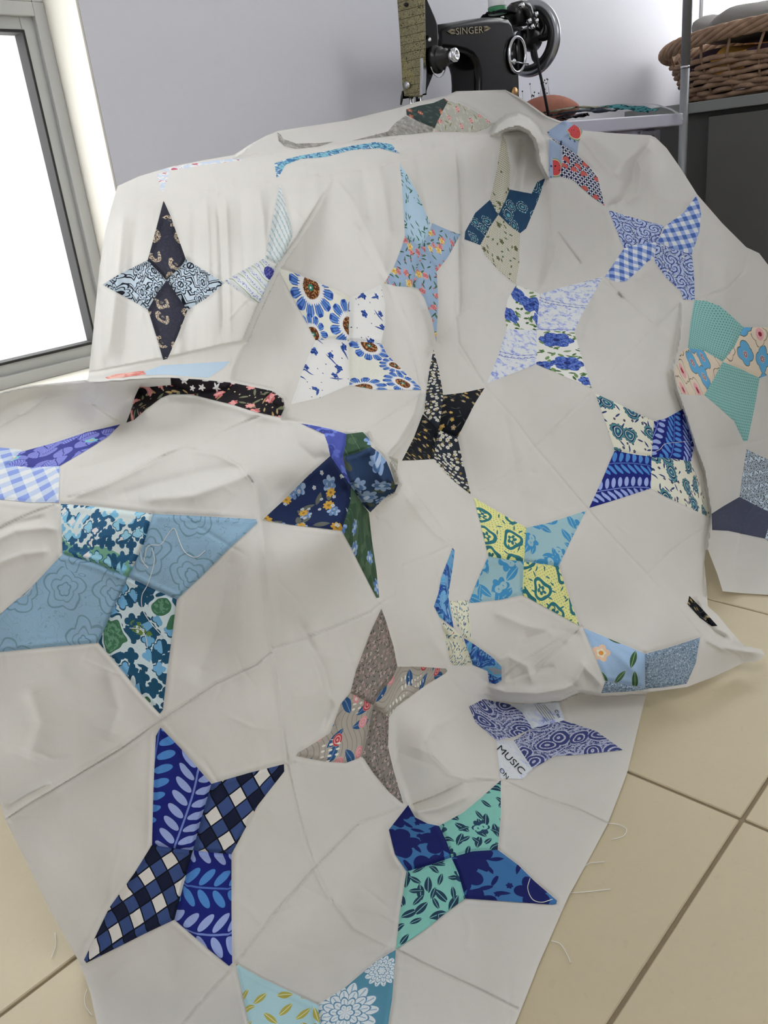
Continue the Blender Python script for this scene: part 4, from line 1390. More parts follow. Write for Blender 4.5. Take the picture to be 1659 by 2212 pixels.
patch(C(*o5, [(920, 930), (1000, 910), (1108, 850), (1150, 980), (1180, 1090), (1160, 1190), (1030, 1170), (905, 1160), (912, 1050)]), 'navy_leaf_sprays', L16)
patch(C(*o5, [(665, 1120), (790, 1145), (905, 1160), (900, 1365), (700, 1430), (500, 1492), (580, 1320)]), 'navy_leaf_sprays', L16, -50)
patch(C(*o5, [(1520, 1110), (1600, 1150), (1740, 1210), (1740, 1500), (1690, 1528), (1590, 1480), (1475, 1420), (1490, 1300)]), 'black_white_geometric', L2, 30)
patch(C(*o5, [(1475, 1420), (1590, 1480), (1690, 1528), (1640, 1690), (1400, 1640), (1297, 1635), (1293, 1530), (1370, 1480)]), 'navy_swirls', 'slate navy star point')
patch([(1670, 1108), (1653, 1163), (1690, 1205), (1730, 1230), (1740, 1120)], 'black_white_geometric', L2, 60)
L17 = 'black star point with tiny white daisies'
patch(C(*o2, [(1130, 765), (1165, 900), (1193, 1060), (1180, 1180), (1160, 1285), (1110, 1230), (1068, 1180), (1085, 1020), (1105, 880)]), 'white_daisies_on_black', L17)
patch(C(*o2, [(1160, 1285), (1220, 1310), (1285, 1335), (1310, 1450), (1371, 1704), (1240, 1600), (1130, 1475)]), 'white_daisies_on_black', L17, 60)
L18 = 'black star point with tan flowers'
patch(C(*o2, [(1193, 1060), (1320, 1045), (1460, 1015), (1400, 1110), (1285, 1335), (1220, 1310), (1160, 1285), (1180, 1180)]), 'tan_flowers_on_black', L18)
patch(C(*o2, [(1060, 1185), (1110, 1230), (1160, 1285), (1130, 1475), (1020, 1482), (925, 1485), (1000, 1340)]), 'tan_flowers_on_black', L18, 90)
L19 = 'pale yellow and teal damask star point'
patch(C(*e3, [(520, 75), (700, 180), (860, 270), (845, 490), (730, 475), (615, 455), (570, 270)]), 'yellow_damask', L19)
patch(C(*e3, [(845, 490), (960, 505), (1070, 520), (1130, 700), (1205, 905), (1010, 800), (835, 705)]), 'yellow_damask', L19, 120)
L20 = 'blue damask floral star point'
patch(C(*e3, [(860, 270), (1000, 240), (1248, 160), (1160, 330), (1070, 520), (960, 505), (845, 490)]), 'blue_damask', L20)
patch(C(*e3, [(615, 455), (730, 475), (845, 490), (835, 705), (700, 735), (485, 760), (540, 620)]), 'blue_damask', L20, 130)
patch(C(*e3, [(1230, 920), (1400, 990), (1627, 1085), (1630, 1305), (1500, 1285), (1370, 1262), (1320, 1130)]), 'pale_blue_green_leaves', 'light blue star point with green leaves and peach flower')
L21 = 'slate blue speckled star point'
patch([(1393, 1413), (1448, 1398), (1512, 1377), (1503, 1433), (1483, 1477), (1440, 1484), (1394, 1488), (1394, 1450)], 'slate_speckle', L21)
patch([(1307, 1472), (1347, 1478), (1394, 1486), (1394, 1490), (1356, 1494), (1299, 1497)], 'slate_speckle', L21)
L22 = 'blue marbled star point'
patch(C(*e3, [(383, 400), (397, 420), (385, 520), (365, 640), (355, 720), (375, 830), (390, 920), (300, 850), (262, 780), (290, 700), (310, 590)]), 'blue_marble', L22)
patch(C(*e3, [(455, 985), (530, 1030), (640, 1110), (700, 1170), (700, 1260), (660, 1283), (620, 1275), (610, 1200), (515, 1160), (480, 1060)]), 'blue_marble', L22, 50)
L23 = 'cream star point with tiny blue sprigs'
patch(C(*e3, [(365, 745), (480, 740), (500, 900), (505, 1010), (455, 985), (390, 860)]), 'cream_tiny_sprigs', L23)
patch(C(*e3, [(315, 880), (390, 925), (450, 985), (480, 1060), (515, 1162), (375, 1160), (345, 1040)]), 'cream_tiny_sprigs', L23, 30)
L24 = 'indigo paisley star point'
patch([(1045, 1510), (1100, 1521), (1126, 1537), (1150, 1573), (1110, 1592), (1073, 1600), (1027, 1560), (1013, 1526)], 'indigo_paisley', L24)
patch([(1150, 1573), (1219, 1556), (1289, 1580), (1345, 1620), (1255, 1630), (1196, 1633), (1176, 1646), (1150, 1660), (1110, 1600)], 'indigo_paisley', L24, 40)
L25 = 'white star point with printed music and lettering'
patch([(1105, 1521), (1150, 1521), (1206, 1515), (1219, 1556), (1150, 1573), (1126, 1537)], 'music_print', L25)
patch([(1073, 1600), (1110, 1600), (1150, 1660), (1127, 1683), (1080, 1681)], 'music_print', L25)
L26 = 'brown star point with tiny ditsy flowers'
patch(C(*e5, [(672, 105), (700, 180), (750, 350), (775, 480), (740, 560), (660, 650), (620, 730), (570, 705), (470, 650), (510, 500), (600, 260)]), 'brown_ditsy_floral', L26)
patch(C(*e5, [(620, 730), (670, 770), (720, 810), (715, 1000), (750, 1150), (815, 1370), (720, 1290), (620, 1170), (550, 1065), (590, 880)]), 'brown_ditsy_floral', L26)
L27 = 'grey star point with pink and navy flowers'
patch(C(*e5, [(775, 480), (900, 480), (1090, 493), (1100, 508), (1085, 525), (960, 600), (840, 690), (770, 740), (720, 810), (670, 770), (620, 730), (660, 650), (740, 560)]), 'grey_pink_blue_floral', L27)
patch(C(*e5, [(470, 650), (570, 705), (620, 730), (590, 880), (550, 1065), (440, 1105), (300, 1095), (120, 1060), (130, 1040), (200, 1000), (340, 910), (370, 830), (410, 720)]), 'grey_pink_blue_floral', L27, 70)
L28 = 'blue star point with navy flowers'
patch(C(*e8, [(245, 240), (290, 320), (370, 360), (445, 375), (500, 490), (525, 580), (400, 625), (235, 670), (160, 560), (120, 400), (190, 310)]), 'navy_on_blue_floral', L28)
patch(C(*e8, [(525, 580), (660, 540), (825, 530), (960, 630), (1060, 730), (1210, 860), (1205, 880), (1180, 885), (900, 865), (615, 845), (570, 680)]), 'navy_on_blue_floral', L28, 30)
L29 = 'aqua star point with navy leaves'
patch(C(*e8, [(845, 80), (845, 300), (825, 530), (660, 540), (525, 580), (500, 490), (445, 375), (600, 290), (720, 190)]), 'aqua_navy_floral', L29)
patch(C(*e8, [(235, 670), (400, 625), (525, 580), (570, 680), (615, 845), (500, 930), (350, 1050), (165, 1175), (190, 950)]), 'aqua_navy_floral', L29, 40)
L30 = 'deep blue star point with leaf sprays'
patch(C(*e6, [(590, 65), (720, 200), (920, 430), (870, 600), (800, 860), (660, 845), (535, 825), (545, 450), (560, 120)]), 'navy_leaf_sprays', L30, 10)
patch(C(*e6, [(800, 860), (920, 875), (1050, 885), (1050, 1250), (1055, 1590), (1035, 1610), (900, 1500), (680, 1310), (740, 1080)]), 'navy_leaf_sprays', L30, -75)
L31 = 'navy, blue and white harlequin star point'
patch(C(*e6, [(920, 430), (1160, 360), (1390, 302), (1392, 350), (1220, 570), (1050, 885), (920, 875), (800, 860), (870, 600)]), 'harlequin_diamonds', L31)
patch(C(*e6, [(535, 825), (660, 845), (800, 860), (740, 1080), (680, 1310), (520, 1385), (110, 1590), (95, 1570), (260, 1230), (420, 1010)]), 'harlequin_diamonds', L31)
patch(C(*e7, [(90, 1270), (250, 1360), (620, 1535), (640, 1700), (620, 1930), (220, 1900), (175, 1659)]), 'aqua_gold_leaves', 'pale aqua star point with gold leaves')
patch(C(*e7, [(620, 1535), (800, 1420), (1000, 1250), (1125, 1178), (1100, 1500), (1060, 1750), (1040, 1930), (620, 1930), (640, 1700)]), 'teal_white_flowers', 'teal star point with white flowers')
patch(C(*e4, [(395, 85), (640, 105), (990, 150), (930, 350), (830, 560), (620, 470), (405, 410)]), 'blue_hydrangeas', 'white star point with blue hydrangeas')
L32 = 'dusty blue star point with outlined roses'
patch(C(*e4, [(990, 150), (1300, 165), (1659, 185), (1668, 210), (1500, 360), (1300, 560), (1145, 705), (1000, 640), (830, 560), (930, 350)]), 'dusty_blue_roses', L32)
patch(C(*e4, [(405, 410), (620, 470), (830, 560), (725, 790), (638, 985), (300, 1015), (0, 1045), (-180, 1060), (-90, 900), (0, 800), (200, 630)]), 'dusty_blue_roses', L32)
patch(C(*e4, [(830, 560), (1000, 640), (1145, 705), (1120, 900), (1080, 1200), (1055, 1420), (1035, 1445), (900, 1300), (780, 1150), (638, 985), (725, 790)]), 'dark_hydrangeas', 'teal star point with hydrangeas and grass')
patch(C(*e1, [(780, 410), (700, 490), (540, 590), (385, 680), (200, 690), (50, 675), (130, 590), (350, 530), (560, 460)]), 'periwinkle_leaves', 'periwinkle star point with veined leaves')
L33 = 'periwinkle and white gingham star point'
patch(C(*e1, [(385, 680), (380, 915), (200, 915), (0, 895), (-120, 880), (-60, 700), (50, 675), (200, 690)]), 'periwinkle_gingham', L33, 30)
patch(C(*e1, [(0, 560), (150, 575), (130, 590), (50, 675), (-60, 700), (-120, 620), (-100, 560)]), 'periwinkle_gingham', L33, 30)
patch(C(*e2, [(200, 820), (330, 700), (500, 530), (640, 405), (700, 490), (775, 600), (770, 700), (715, 890), (560, 870), (380, 850)]), 'dark_navy_mixed_floral', 'navy star point with white and gold flowers')
patch(C(*e2, [(450, 195), (520, 205), (640, 230), (745, 262), (740, 330), (722, 410), (740, 500), (775, 600), (700, 490), (640, 405), (625, 330), (600, 262), (520, 225)]), 'indigo_roses', 'indigo star point with roses')
patch(C(*e2, [(745, 262), (850, 250), (890, 290), (905, 345), (800, 390), (722, 410), (740, 330)]), 'green_blue_floral', 'dark green star point with blue flowers')
patch(C(*e2, [(722, 410), (800, 390), (905, 345), (960, 385), (1005, 440), (1030, 500), (1060, 590), (1080, 590), (1055, 645), (980, 690), (900, 770), (850, 720), (775, 600), (740, 500)]), 'blue_peonies', 'navy star point with pale blue peonies')
patch(C(*e2, [(715, 890), (770, 700), (775, 600), (850, 720), (890, 770), (910, 950), (940, 1150), (958, 1322), (940, 1325), (850, 1150), (770, 990)]), 'green_blue_floral', 'dark green star point with blue flowers')
L34 = 'black star point with pink flowers'
patch(C(*e1, [(818, 400), (845, 330), (875, 230), (905, 165), (960, 168), (1110, 155), (1200, 190), (1235, 215), (1100, 215), (1040, 240), (950, 310), (870, 380)]), 'pink_floral_on_black', L34)
patch(C(*e1, [(1105, 108), (1300, 120), (1505, 140), (1470, 190), (1235, 215), (1200, 190), (1108, 155)]), 'white_stars_on_black', 'black star point with white stars')
patch(C(*e1, [(1505, 140), (1660, 172), (1770, 195), (1835, 250), (1845, 300), (1815, 365), (1659, 330), (1500, 280), (1235, 215), (1470, 190)]), 'pink_floral_on_black', L34, 50)
patch(C(*o1, [(480, 1510), (600, 1467), (800, 1455), (1040, 1442), (990, 1490), (900, 1548), (700, 1535), (640, 1528), (500, 1530)]), 'plain_light_blue', 'plain light blue star point')
patch(C(*o1, [(230, 1545), (300, 1525), (480, 1502), (500, 1525), (350, 1545), (250, 1555)]), 'coral_watercolour', 'coral pink star point')
k4 = 4.1475
patch(C(840, 0, [(155, 980), (270, 947), (400, 922), (495, 880), (530, 905), (490, 980), (440, 1080), (410, 1150), (250, 1080), (160, 1030)], k4), 'dark_tapestry_floral', 'dark green star point with terracotta flowers')
patch([(838, 284), (853, 266), (876, 250), (900, 261), (938, 277), (934, 285), (890, 290), (850, 293), (800, 299), (760, 304)], 'grey_texture', 'mottled grey star point')
patch(C(840, 0, [(530, 905), (640, 930), (760, 990), (935, 1110), (880, 1150), (780, 1185), (600, 1180), (420, 1180), (410, 1150), (440, 1080), (490, 980)], k4), 'grey_rose_floral', 'grey star point with red roses')
patch([(599, 286), (606, 290), (612, 300), (640, 310), (690, 309), (720, 306), (690, 316), (640, 322), (615, 316), (602, 304)], 'grey_texture', 'mottled grey star point')
patch([(1489, 1287), (1512, 1310), (1550, 1352), (1538, 1353), (1512, 1335), (1485, 1305)], 'tan_flowers_on_black', L18)
patch(C(*e2, [(1020, 405), (1080, 428), (1074, 500), (1090, 560), (1062, 580), (1035, 495)]), 'grey_rose_floral', 'grey star point with red roses')

OUTLINE = [(254, 402), (300, 381), (370, 360), (440, 346), (505, 335), (540, 312), (575, 293), (600, 283), (650, 275), (750, 260), (860, 233), (900, 220), (940, 212), (965, 206), (985, 197), (1050, 195), (1092, 194), (1130, 214), (1180, 250), (1225, 267), (1262, 282),
           (1330, 288), (1405, 292), (1416, 297), (1440, 320), (1470, 363), (1506, 420), (1560, 482), (1612, 534), (1640, 547), (1659, 572), (1770, 690), (1775, 1000), (1770, 1290), (1659, 1285), (1600, 1281), (1561, 1277), (1550, 1241), (1534, 1200), (1526, 1178),
           (1521, 1215), (1526, 1262), (1529, 1310), (1550, 1328), (1576, 1360), (1608, 1395), (1644, 1402), (1653, 1414), (1640, 1428), (1608, 1431), (1539, 1463), (1484, 1484), (1397, 1496), (1380, 1565), (1356, 1665), (1335, 1722), (1313, 1779), (1270, 1860), (1228, 1936), (1165, 2080), (1120, 2195), (1062, 2334),
           (240, 2334), (212, 2225), (195, 2145), (172, 2080), (150, 2040), (110, 1970), (60, 1868), (12, 1773), (-2, 1728), (-40, 1650), (-124, 1480), (-124, 868), (-60, 857), (0, 846), (60, 833), (110, 828), (190, 820), (192, 803), (202, 711), (215, 576), (227, 500), (240, 450)]

# seams pull the printed points in all round
for pts, *_ in PATCHES:
    w = window(pts, 14)
    d, _, _ = seg_dist(pts, PXX[w], PYY[w], True)
    D[w] += .0014 * np.exp(-(d / 3.2) ** 2) - .0007 * np.exp(-((d - 9) / 5.0) ** 2)

# keep the cloth on or above the floor
VX, VY = (PXX - CX) / FPX, (PYY - CY) / FPX
VZ = AX[2, 0] * VX + AX[2, 1] * VY + AX[2, 2]
lim = np.where(VZ < -1e-4, (0.0035 - CAM_H) / np.minimum(VZ, -1e-4), 1e9)
D = np.minimum(D, lim)


def world_pts(x, y, d):
    x, y, d = np.asarray(x, float), np.asarray(y, float), np.asarray(d, float)
    v = np.stack([(x - CX) / FPX, (y - CY) / FPX, np.ones_like(x)], -1)
    return ORIGIN + (v @ AX.T) * d[..., None]


quilt = thing('patchwork_quilt', (0.45, 0.55, 0.0), 'white patchwork quilt top of blue four-pointed stars draped to the tiled floor', 'quilt')

# ---- which grid cells are cloth
ins = inside(OUTLINE, PXX, PYY)
bd, _, _ = seg_dist(OUTLINE, PXX, PYY, True)
MX, MY = PXX.copy(), PYY.copy()
near = (~ins) & (bd < STEP * 1.6)
opl = [np.array(p, float) for p in OUTLINE]
jj, ii = np.nonzero(near)
qx, qy = PXX[jj, ii], PYY[jj, ii]
best = np.full(len(qx), 1e9)
bx_, by_ = qx.copy(), qy.copy()
for a, b in zip(opl, opl[1:] + opl[:1]):
    dv = b - a
    t = np.clip(((qx - a[0]) * dv[0] + (qy - a[1]) * dv[1]) / max(dv @ dv, 1e-9), 0, 1)
    cx_, cy_ = a[0] + dv[0] * t, a[1] + dv[1] * t
    r = np.hypot(qx - cx_, qy - cy_)
    m = r < best
    best, bx_, by_ = np.where(m, r, best), np.where(m, cx_, bx_), np.where(m, cy_, by_)
MX[jj, ii], MY[jj, ii] = bx_, by_
ok = ins | near
cell = ok[:-1, :-1] & ok[1:, :-1] & ok[:-1, 1:] & ok[1:, 1:]
cnt = ins[:-1, :-1].astype(int) + ins[1:, :-1] + ins[:-1, 1:] + ins[1:, 1:]
cell &= cnt >= 1
DM = sample(D, MX, MY)
PTS = world_pts(MX, MY, DM)
ccx, ccy = PXX[:-1, :-1] + STEP / 2, PYY[:-1, :-1] + STEP / 2

# ---- the white ground is sewn from panels: seams and star points are the borders between them
barrier = np.zeros(cell.shape, bool)
hole = np.zeros(cell.shape, bool)


def cw(w):
    return slice(w[0].start, min(w[0].stop, NY - 1)), slice(w[1].start, min(w[1].stop, NX - 1))


for pts, *_ in PATCHES:
    w = cw(window(pts, 10))
    d, _, _ = seg_dist(pts, ccx[w], ccy[w], True)
    i_ = inside(pts, ccx[w], ccy[w])
    barrier[w] |= i_ | (d < 2.4)
    hole[w] |= i_ & (d > 9.0)
for s in SEAMS:
    if len(s) < 2:
        continue
    w = cw(window(s, 8))
    d, _, _ = seg_dist(s, ccx[w], ccy[w])
    barrier[w] |= d < 2.4
live = cell & ~hole
label = np.zeros(cell.shape, int)
free = live & ~barrier
nid = 0
H_, W_ = cell.shape
freel = free.ravel()
labl = label.ravel()
sizes = {}
for start in np.nonzero(freel)[0]:
    if labl[start]:
        continue
    nid += 1
    labl[start] = nid
    stack = [start]
    n_ = 0
    while stack:
        c_ = stack.pop()
        n_ += 1
        x_ = c_ % W_
        for q in (c_ - W_, c_ + W_, c_ - 1 if x_ else -1, c_ + 1 if x_ < W_ - 1 else -1):
            if 0 <= q < H_ * W_ and freel[q] and not labl[q]:
                labl[q] = nid
                stack.append(q)
    sizes[nid] = n_
label = labl.reshape(H_, W_)
for k_, n_ in sizes.items():
    if n_ < 220:
        label[label == k_] = 0
for _ in range(400):                      # seam cells join the nearest panel
    todo = live & (label == 0)
    if not todo.any():
        break
    grow = np.zeros_like(label)
    for dy, dx in ((0, 1), (0, -1), (1, 0), (-1, 0)):
        sh = np.roll(label, (dy, dx), (0, 1))
        grow = np.where(grow == 0, sh, grow)
    label = np.where(todo, grow, label)
vid = np.arange(NX * NY).reshape(NY, NX)
quads = np.stack([vid[:-1, :-1], vid[1:, :-1], vid[1:, 1:], vid[:-1, 1:]], -1)
FLAT = PTS.reshape(-1, 3)
# one set of shading normals for the whole cloth, so that panels meet without a visible break
NRM = np.zeros_like(PTS)
du_ = np.zeros_like(PTS)
dv_ = np.zeros_like(PTS)
BASE = world_pts(PXX, PYY, D)
du_[:, 1:-1] = BASE[:, 2:] - BASE[:, :-2]
dv_[1:-1] = BASE[2:] - BASE[:-2]
for a_ in (du_, dv_):
    a_[:, 0], a_[:, -1], a_[0], a_[-1] = a_[:, 1], a_[:, -2], a_[1], a_[-2]
NRM = np.cross(dv_, du_)
NRM /= np.maximum(np.linalg.norm(NRM, axis=-1, keepdims=True), 1e-12)
if (NRM[300, 300] @ (ORIGIN - BASE[300, 300])) < 0:
    NRM = -NRM
NFLAT = NRM.reshape(-1, 3)
inv_q = Matrix.Translation(-quilt.location)


def add_cloth(name, verts, faces, mat, parent, normals=None, uv=None):
    me = bpy.data.meshes.new(name)
    verts = np.asarray(verts, np.float32)
    faces = np.asarray(faces, np.int32)
    n, m, k = len(verts), len(faces), faces.shape[1]
    me.vertices.add(n)
    me.vertices.foreach_set('co', verts.ravel())
    me.loops.add(m * k)
    me.loops.foreach_set('vertex_index', faces.ravel())
    me.polygons.add(m)
    me.polygons.foreach_set('loop_start', np.arange(0, m * k, k, dtype=np.int32))
    me.update(calc_edges=True)
    me.shade_smooth()
    if uv is not None:
        lay_ = me.uv_layers.new(name='UVMap')
        lay_.data.foreach_set('uv', np.asarray(uv, np.float32)[faces.ravel()].ravel())
    if normals is not None:
        me.normals_split_custom_set_from_vertices([tuple(v) for v in np.asarray(normals, float)])
    return link(name, me, mat, parent)


n_panels = 0
for k_ in np.unique(label[live]):
    if k_ == 0:
        continue
    sel = live & (label == k_)
    q = quads[sel]
    used, inv = np.unique(q.ravel(), return_inverse=True)
    add_cloth('white_panel', FLAT[used], inv.reshape(-1, 4), COTTON, quilt, NFLAT[used])
    n_panels += 1


def tri_fill(pts, step=3.0):
    """triangulate an outline with inner points on the cloth grid"""
    b = []
    n = len(pts)
    for i in range(n):
        p, q = np.array(pts[i], float), np.array(pts[(i + 1) % n], float)
        k = max(1, int(np.linalg.norm(q - p) / step))
        b += [tuple(p + (q - p) * t / k) for t in range(k)]
    w = window(pts, 0)
    xx, yy = PXX[w], PYY[w]
    d, _, _ = seg_dist(pts, xx, yy, True)
    m = inside(pts, xx, yy) & (d > step * 0.55)
    pp = b + list(zip(xx[m].tolist(), yy[m].tolist()))
    nb = len(b)
    v, e, f, _, _, _ = delaunay_2d_cdt([Vector(p) for p in pp], [(i, (i + 1) % nb) for i in range(nb)], [], 1, 1e-4)
    return np.array([(p.x, p.y) for p in v]), [t for t in f if len(t) == 3]


def cloth_frame(P3, rot):
    c = P3.mean(0)
    _, _, vt = np.linalg.svd(P3 - c, full_matrices=False)
    nrm = vt[2]
    u = AX[:, 0] - nrm * (AX[:, 0] @ nrm)
    u /= np.linalg.norm(u)
    v = np.cross(nrm, u)
    if v @ AX[:, 1] > 0:
        v = -v
    a = math.radians(rot)
    return c, u * math.cos(a) + v * math.sin(a), v * math.cos(a) - u * math.sin(a)


PSCALE = dict(blue_peonies=1.0, green_blue_floral=1.0, dark_navy_mixed_floral=1.05, indigo_roses=1.05, tan_flowers_on_black=1.15, pink_floral_on_black=1.1, periwinkle_leaves=1.1, lilac_toile=1.2, pale_blue_green_leaves=1.3, grey_rose_floral=1.3, dark_tapestry_floral=1.2, blue_garden_floral=1.35,
              blue_daisies=1.75, harlequin_diamonds=1.0, white_daisies_on_black=1.05, brown_ditsy_floral=1.0, slate_speckle=1.0, teal_pin_dots=1.15, grey_pin_dots=1.2, blue_hydrangeas=1.15, dark_hydrangeas=1.2, dusty_blue_roses=1.5,
              blue_gingham=1.7, periwinkle_gingham=1.5, white_with_blue_roses=1.3, blue_roses_on_cream=1.5, blue_watermelons=1.9, navy_watermelon_trellis=1.5, sky_blue_scallops=1.8, yellow_damask=1.15, blue_damask=1.25, aqua_navy_floral=1.1, teal_white_flowers=0.95,
              navy_on_blue_floral=1.2, indigo_paisley=1.2, teal_paisley=1.4, white_teal_paisley=1.25, cream_tiny_sprigs=1.2, pale_lattice=1.2, lavender_rows=1.2, black_white_geometric=1.2, navy_paisley=1.25, grey_pink_blue_floral=1.15, aqua_gold_leaves=1.0)
def C3(ox, oy, pts, k=3.0):
    return [(ox + x / k, oy + y / k, r / k) for x, y, r in pts]


# large printed motifs that the photograph lets one place: centre and reach in photo pixels
MOTIFS = {('blue_daisies', 0): C3(*o2, [(330, 365, 200), (585, 620, 180), (345, 668, 135)]),
          ('blue_daisies', 1): C3(*o2, [(712, 742, 150), (670, 1015, 165), (880, 870, 105), (930, 985, 135)]),
          ('white_stars_on_black', 0): [(398, 821, 11), (417, 837, 7), (437, 836, 9), (468, 837, 11)],
          ('blue_watermelons', 0): C3(*o4, [(395, 238, 78)]), ('blue_watermelons', 1): C3(*o4, [(275, 488, 60)]),
          ('blue_roses_on_cream', 0): C3(*o3, [(955, 1165, 85), (1045, 1225, 95), (905, 1290, 75), (1095, 1330, 60)]),
          ('blue_roses_on_cream', 1): C3(*o3, [(1205, 1455, 115), (1275, 1605, 110), (1115, 1620, 70), (1405, 1720, 60)]),
          ('teal_white_flowers', 0): C3(*e7, [(800, 1590, 230), (1035, 1320, 120)]),
          ('pale_blue_green_leaves', 0): C3(*e3, [(1345, 1082, 62)])}


def draw_daisy(m, x, y, k):
    r, th = (x * x + y * y).sqrt(), y.atan2(x) + k * 1.7
    pet = (th * 6.0).cos().abs()
    tip = 1.0 - (pet.inv() * pet.inv()) * 0.3
    sp = (th * 19.0).cos().abs()
    m.over((r < tip) * (pet > 0.25), '#2a4690').over((r < tip) * (pet > 0.5) * (pet < 0.82), '#6a90c6').over((r < tip - 0.12) * (pet > 0.93), '#4a72b4')
    m.over(r < (sp * 0.1 + 0.5), '#e4e0d4').over(r < (sp * 0.03 + 0.36), '#55301f').over((r < 0.37) * (m.noise(5, 1) > 0.56), '#b0804c').over(r < 0.11, '#2f7a66').over(r < 0.04, '#d8ead8')


def draw_star(m, x, y, k):
    r, th = (x * x + y * y).sqrt(), y.atan2(x) - 1.57 + 0.2 * k
    saw = ((th / 1.2566).mod(1.0) - 0.5).abs()
    m.over(r < saw * 1.25 + 0.36, lin('#e4dfd8', 1.3))


def draw_melon(m, x, y, k):
    a = (0.9, -0.4)[k % 2] if k < 2 else 0.3
    ca, sa = math.cos(a), math.sin(a)
    p, q = x * ca + y * sa, y * ca - x * sa
    r = (p * p + q * q).sqrt()
    half = q < 0.25
    m.over((r < 1.0) * half, '#6f8a62').over((r < 0.9) * half, '#cdc9a8').over((r < 0.83) * half, '#b9474a').over((r < 0.7) * half * (m.noise(4.5, 0) > 0.7), '#2c1f22')


def draw_rose(m, x, y, k):
    r, th = (x * x + y * y).sqrt(), y.atan2(x) + k
    lob = (th * 3.0).cos().abs() * 0.22 + 0.78
    n_ = m.noise(2.2, 3, 0.6, 0.8)
    m.over(r < lob, '#3c56a0').over((r < lob) * (n_ > 0.52), '#5a74b8').over((r < lob) * (n_ < 0.43), '#283a80').over((r < lob) * ((th * 3.0).cos().abs() < 0.18) * (r > 0.3), '#27387c').over((r < 0.2) * (n_ > 0.45), '#1f2a63')


def draw_mum(m, x, y, k):
    r, th = (x * x + y * y).sqrt(), y.atan2(x) + k
    for i, (rr, n_) in enumerate(((1.0, 7.0), (0.74, 6.0), (0.5, 5.0), (0.28, 3.0))):
        pet = ((th + i * 0.4) * n_).cos().abs()
        edge = rr * (pet * 0.25 + 0.75)
        m.over(r < edge, '#5a83a0').over(r < edge - 0.05, lin('#c9d1d6', 1.4)).over((r < edge - 0.05) * (pet < 0.16), '#7f9db2').over((r < edge - 0.1) * (pet > 0.985) * (r > rr * 0.45), '#8aa5b8')


def draw_peach(m, x, y, k):
    r, th = (x * x + y * y).sqrt(), y.atan2(x)
    m.over(r < (th * 2.5).cos().abs() * 0.3 + 0.65, '#dcb49a').over(r < (th * 2.5).cos().abs() * 0.2 + 0.3, '#e6cdb8').over(r < 0.25, '#c9863f')


DRAW = dict(blue_daisies=('#d9d3c6', draw_daisy), white_stars_on_black=('#201c20', draw_star), blue_watermelons=('#8f9fb8', draw_melon), blue_roses_on_cream=('#d3d3cc', draw_rose), teal_white_flowers=('#4f8296', draw_mum), pale_blue_green_leaves=('#93aecb', draw_peach))
SEEN = {}


def placed_print(fabric, centres):
    base, draw = DRAW[fabric]
    m = Mat('fabric_' + fabric + '_placed', base)
    if fabric == 'blue_roses_on_cream':
        m.leaves(1.3, '#6a8757', 0.9, 0.36, 0.7).leaves(1.1, '#3f5f36', 0.85, 0.3, 0.6, off=(8, 3))
    elif fabric == 'blue_watermelons':
        m.flowers(1.1, '#3a4a6c', None, 4, 0.35, 0.45, off=(5, 1))
    elif fabric == 'teal_white_flowers':
        m.leaves(2.4, lin('#bcc8cf', 1.4), 0.9, 0.2, 0.45)
    elif fabric == 'pale_blue_green_leaves':
        m.leaves(2.0, '#39573a', 0.95, 0.3, 0.5, vein='#7f9a72').leaves(1.8, '#456245', 0.9, 0.28, 0.42, off=(7, 3), vein='#7f9a72')
    elif fabric == 'white_stars_on_black':
        m.flowers(2.8, '#7a3436', None, 6, 0.3, 0.3, off=(6, 2))
    for k, (cu, cv, R) in enumerate(centres):
        draw(m, (m.u - cu) / R, (m.v - cv) / R, k)
    return m.done(weave=6.0, bump=0.15, vary=0.07, thin=0.25)


POINTS = []
for idx, (pts, fabric, lab, rot) in enumerate(PATCHES):
    xy, tri = tri_fill(pts)
    d = sample(D, xy[:, 0], xy[:, 1]) - 0.0011
    P3 = world_pts(xy[:, 0], xy[:, 1], d)
    c, u, v = cloth_frame(P3, rot)
    uv = np.stack([(P3 - c) @ u, (P3 - c) @ v], 1) * 100.0 / PSCALE.get(fabric, 1.5) + np.array([idx * 3.7 % 29, idx * 5.3 % 31])
    nn = np.stack([sample(NRM[..., k], xy[:, 0], xy[:, 1]) for k in range(3)], 1)
    # keep faces towards the room
    t0 = np.array(tri)
    fn = np.cross(P3[t0[:, 1]] - P3[t0[:, 0]], P3[t0[:, 2]] - P3[t0[:, 0]])
    flip = ((ORIGIN - P3[t0[:, 0]]) * fn).sum(1) < 0
    t0[flip] = t0[flip][:, ::-1]
    nth = SEEN.get(fabric, 0)
    SEEN[fabric] = nth + 1
    mat_ = PR[fabric]
    if (fabric, nth) in MOTIFS:
        cs = []
        sc_uv = 100.0 / PSCALE.get(fabric, 1.5)
        for (mx_, my_, mr_) in MOTIFS[(fabric, nth)]:
            dd = float(sample(D, [mx_], [my_])[0])
            q3 = world_pts(np.array([mx_]), np.array([my_]), np.array([dd]))[0] - c
            cs.append((float(q3 @ u) * sc_uv + idx * 3.7 % 29, float(q3 @ v) * sc_uv + idx * 5.3 % 31, mr_ * dd / FPX * sc_uv))
        mat_ = placed_print(fabric, cs)
    o = add_cloth('star_point', P3, t0, mat_, quilt, nn, uv)
    o['label'] = lab
    POINTS.append((lab, o))
print('quilt', n_panels, 'panels', len(PATCHES), 'points', round(time.time() - T0, 1), 's')


